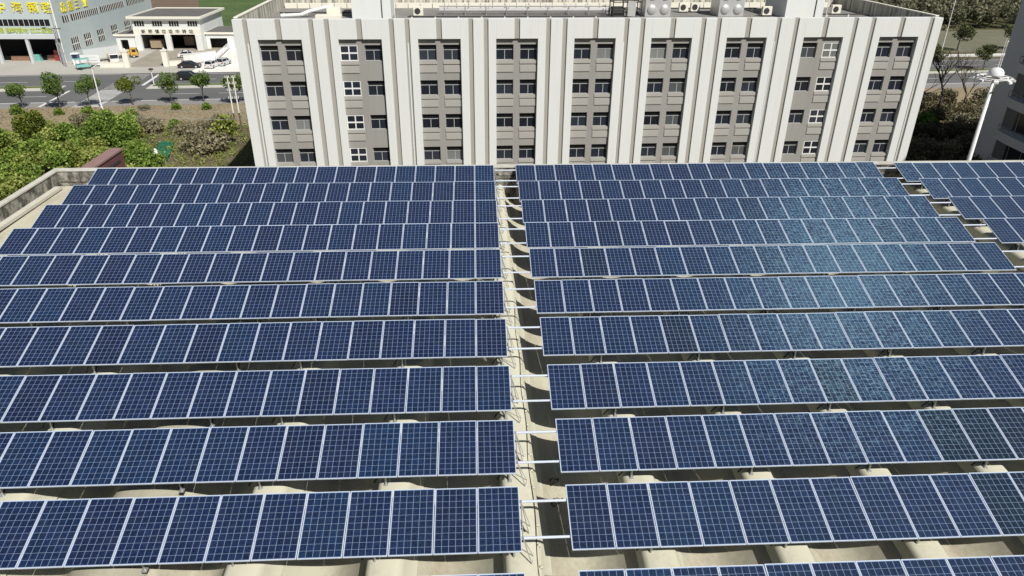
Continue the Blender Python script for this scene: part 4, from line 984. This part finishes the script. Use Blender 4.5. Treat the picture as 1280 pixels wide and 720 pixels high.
for k, z in enumerate((2.6, 3.4)):
    mb = MB(); pts = [(-49+x, 100+k*.8, 3.2+z-.5*math.sin(PI*x/24)) for x in np.linspace(0, 24, 14)]; mb.path(pts, .025, 'steel', 5); tag(mb.build('overhead_wire'), ('upper' if k else 'lower')+' pale wire stretched across the ground left of the office block', 'wire')
# high mast lamp
t = thing('high_mast_lamp', 'tall white mast with a ring of floodlights and a dome, right of the office block', 'lamp mast', (41.45, 60., 0))
mb = MB(); mb.tube((0, 0, 0), (0, 0, 18.6), .235, 'lamp_w', .14, 16); mb.build('pole', t, smooth=True)
mb = MB(); mb.lathe([(.0, .95), (.27, .91), (.46, .78), (.59, .58), (.63, .36), (.63, .3), (.25, .26), (.15, -.1)], (0, 0, 18.6), 'lamp_w', 24); mb.build('dome', t, smooth=True)
mb = MB(); nn = 32
for rr, zz in ((1.3, 18.75), (1.12, 18.58)):
    mb.path([(rr*math.cos(2*PI*i/nn), rr*math.sin(2*PI*i/nn), zz) for i in range(nn+1)], .055, 'lamp_w', 6)
for i in range(6): mb.tube((.15*math.cos(i*PI/3), .15*math.sin(i*PI/3), 18.6), (1.25*math.cos(i*PI/3), 1.25*math.sin(i*PI/3), 18.72), .05, 'lamp_w', n=6)
mb.build('ring', t)
for i in range(8):
    a = i*PI/4+.3; c = Vector((1.35*math.cos(a), 1.35*math.sin(a), 18.62)); mb = MB()
    tf = lambda v, a=a, c=c: (c.x+v[0]*math.cos(a)-v[1]*math.sin(a), c.y+v[0]*math.sin(a)+v[1]*math.cos(a), c.z+v[2]-.35*v[0])
    mb.box((-.2, -.17, -.08), (.2, .17, .08), 'lamp_w', tf); mb.box((-.17, -.14, -.1), (.17, .14, -.08), 'lens', tf); mb.build('floodlight', t)
mb = MB(); mb.tube((0, 0, 19.5), (0, 0, 21.9), .035, 'lamp_w', .02, 6); mb.build('antenna', t)

# ------------------------------------------------------------------ tower on the right
t = thing('tower_block', 'tall dark grey tower with curved balconies at the right edge', 'tower', (65, 60, 0))
mb = MB(); mb.box((0, -28, 0), (26, 31.6, 45), 'tower'); mb.build('wall', t)
mb = MB(); mb.box((-.12, -24, 3), (-.003, 28.1, 43), 'tower_dark'); mb.build('recessed_wall', t)
for k in range(10):
    z = 1.6+k*4.1
    mb = MB(); yc, L = 16.6, 11.3; n = 18; out = [(-.1-1.9*math.sin(PI*i/n)**.6, yc+L*math.cos(PI*i/n)) for i in range(n+1)]
    vs = [(x, yq, z) for x, yq in out]+[(x, yq, z+1.05) for x, yq in out]; m = n+1
    mb.add(vs, [(i, i+1, m+i+1, m+i) for i in range(n)]+[tuple(range(m)), tuple(range(2*m-1, m-1, -1))], 'tower'); b_ = mb.build('balcony', t)
    mb = MB()
    for i in range(n): mb.tube((*out[i], z+1.7), (*out[i+1], z+1.7), .03, 'steel', n=5); mb.tube((*out[i], z+1.05), (*out[i], z+1.7), .025, 'steel', n=5)
    mb.build('handrail', b_)
    fr = MB(); fr.box((-.16, 7, z+1.3), (-.125, 26, z+3.6), 'tower_glass'); 
    for j in range(9): fr.box((-.19, 7+j*2.3, z+1.3), (-.16, 7.08+j*2.3, z+3.6), 'steel')
    fr.build('window', t)
mb = MB(); mb.box((-.3, -28.3, 45), (26.3, 31.9, 45.6), 'tower'); mb.build('parapet', t)

# ------------------------------------------------------------------ bits beside the left corner
t = thing('maroon_wall', 'maroon clad parapet wall rising behind the left corner of the solar roof', 'wall', (-24, 40.3, 0))
mb = MB(); mb.box((.08, -2.6, 0), (.72, 3.4, 17.9), 'maroon'); mb.box((.72, -2.6, 17.35), (.76, 2.9, 17.5), 'dark_steel'); mb.build('wall', t); mb = MB(); mb.box((.03, -2.65, 17.9), (.78, 3.5, 18.0), 'maroon_top'); mb.build('coping', t)
t = thing('green_shelter', 'low green sheeting shelter on short posts beside the tall round tree', 'shelter', (-45.2, 101.6, 0), R(4))
mb = MB(); mb.add([(-1.2, -4.4, .3), (.7, -4.4, .3), (-.9, 5, .4), (-3.0, 5, .4), (-1.2, -4.4, .35), (.7, -4.4, .35), (-.9, 5, .46), (-3.0, 5, .46)], [(0, 3, 2, 1), (4, 5, 6, 7), (0, 1, 5, 4), (1, 2, 6, 5), (2, 3, 7, 6), (3, 0, 4, 7)], 'green_sheet'); mb.build('sheet', t)
for x, yq, h in ((-1.1, -4.3, .3), (.6, -4.3, .3), (-1.0, 4.8, .4), (-2.85, 4.8, .4)): mb = MB(); mb.tube((x, yq, 0), (x, yq, h), .05, 'steel', n=6); mb.build('post', t)
t = thing('white_bollard', 'small white tapered post in front of the green shelter', 'bollard', (-46.0, 98.6, 0)); mb = MB(); mb.lathe([(.42, 0), (.38, .6), (.25, 1.5), (.12, 1.7), (0, 1.72)], (0, 0, 0), 'lamp_w', 14); mb.build('post', t, smooth=True); mb = MB(); mb.box((-.5, -.5, 0), (.5, .5, .12), 'kerb'); mb.build('base', t)
t = thing('guard_rail', 'long pale guard rail along the far side of the right road', 'guard rail', (*rd(150, 16.8), 0), TH)
mb = MB(); mb.box((-12, -.04, .5), (60, .04, .85), 'lamp_w'); mb.build('rail', t)
for k in range(24): mb = MB(); mb.tube((-11.8+k*3, .1, 0), (-11.8+k*3, .1, .85), .06, 'steel', n=6); mb.build('post', t)
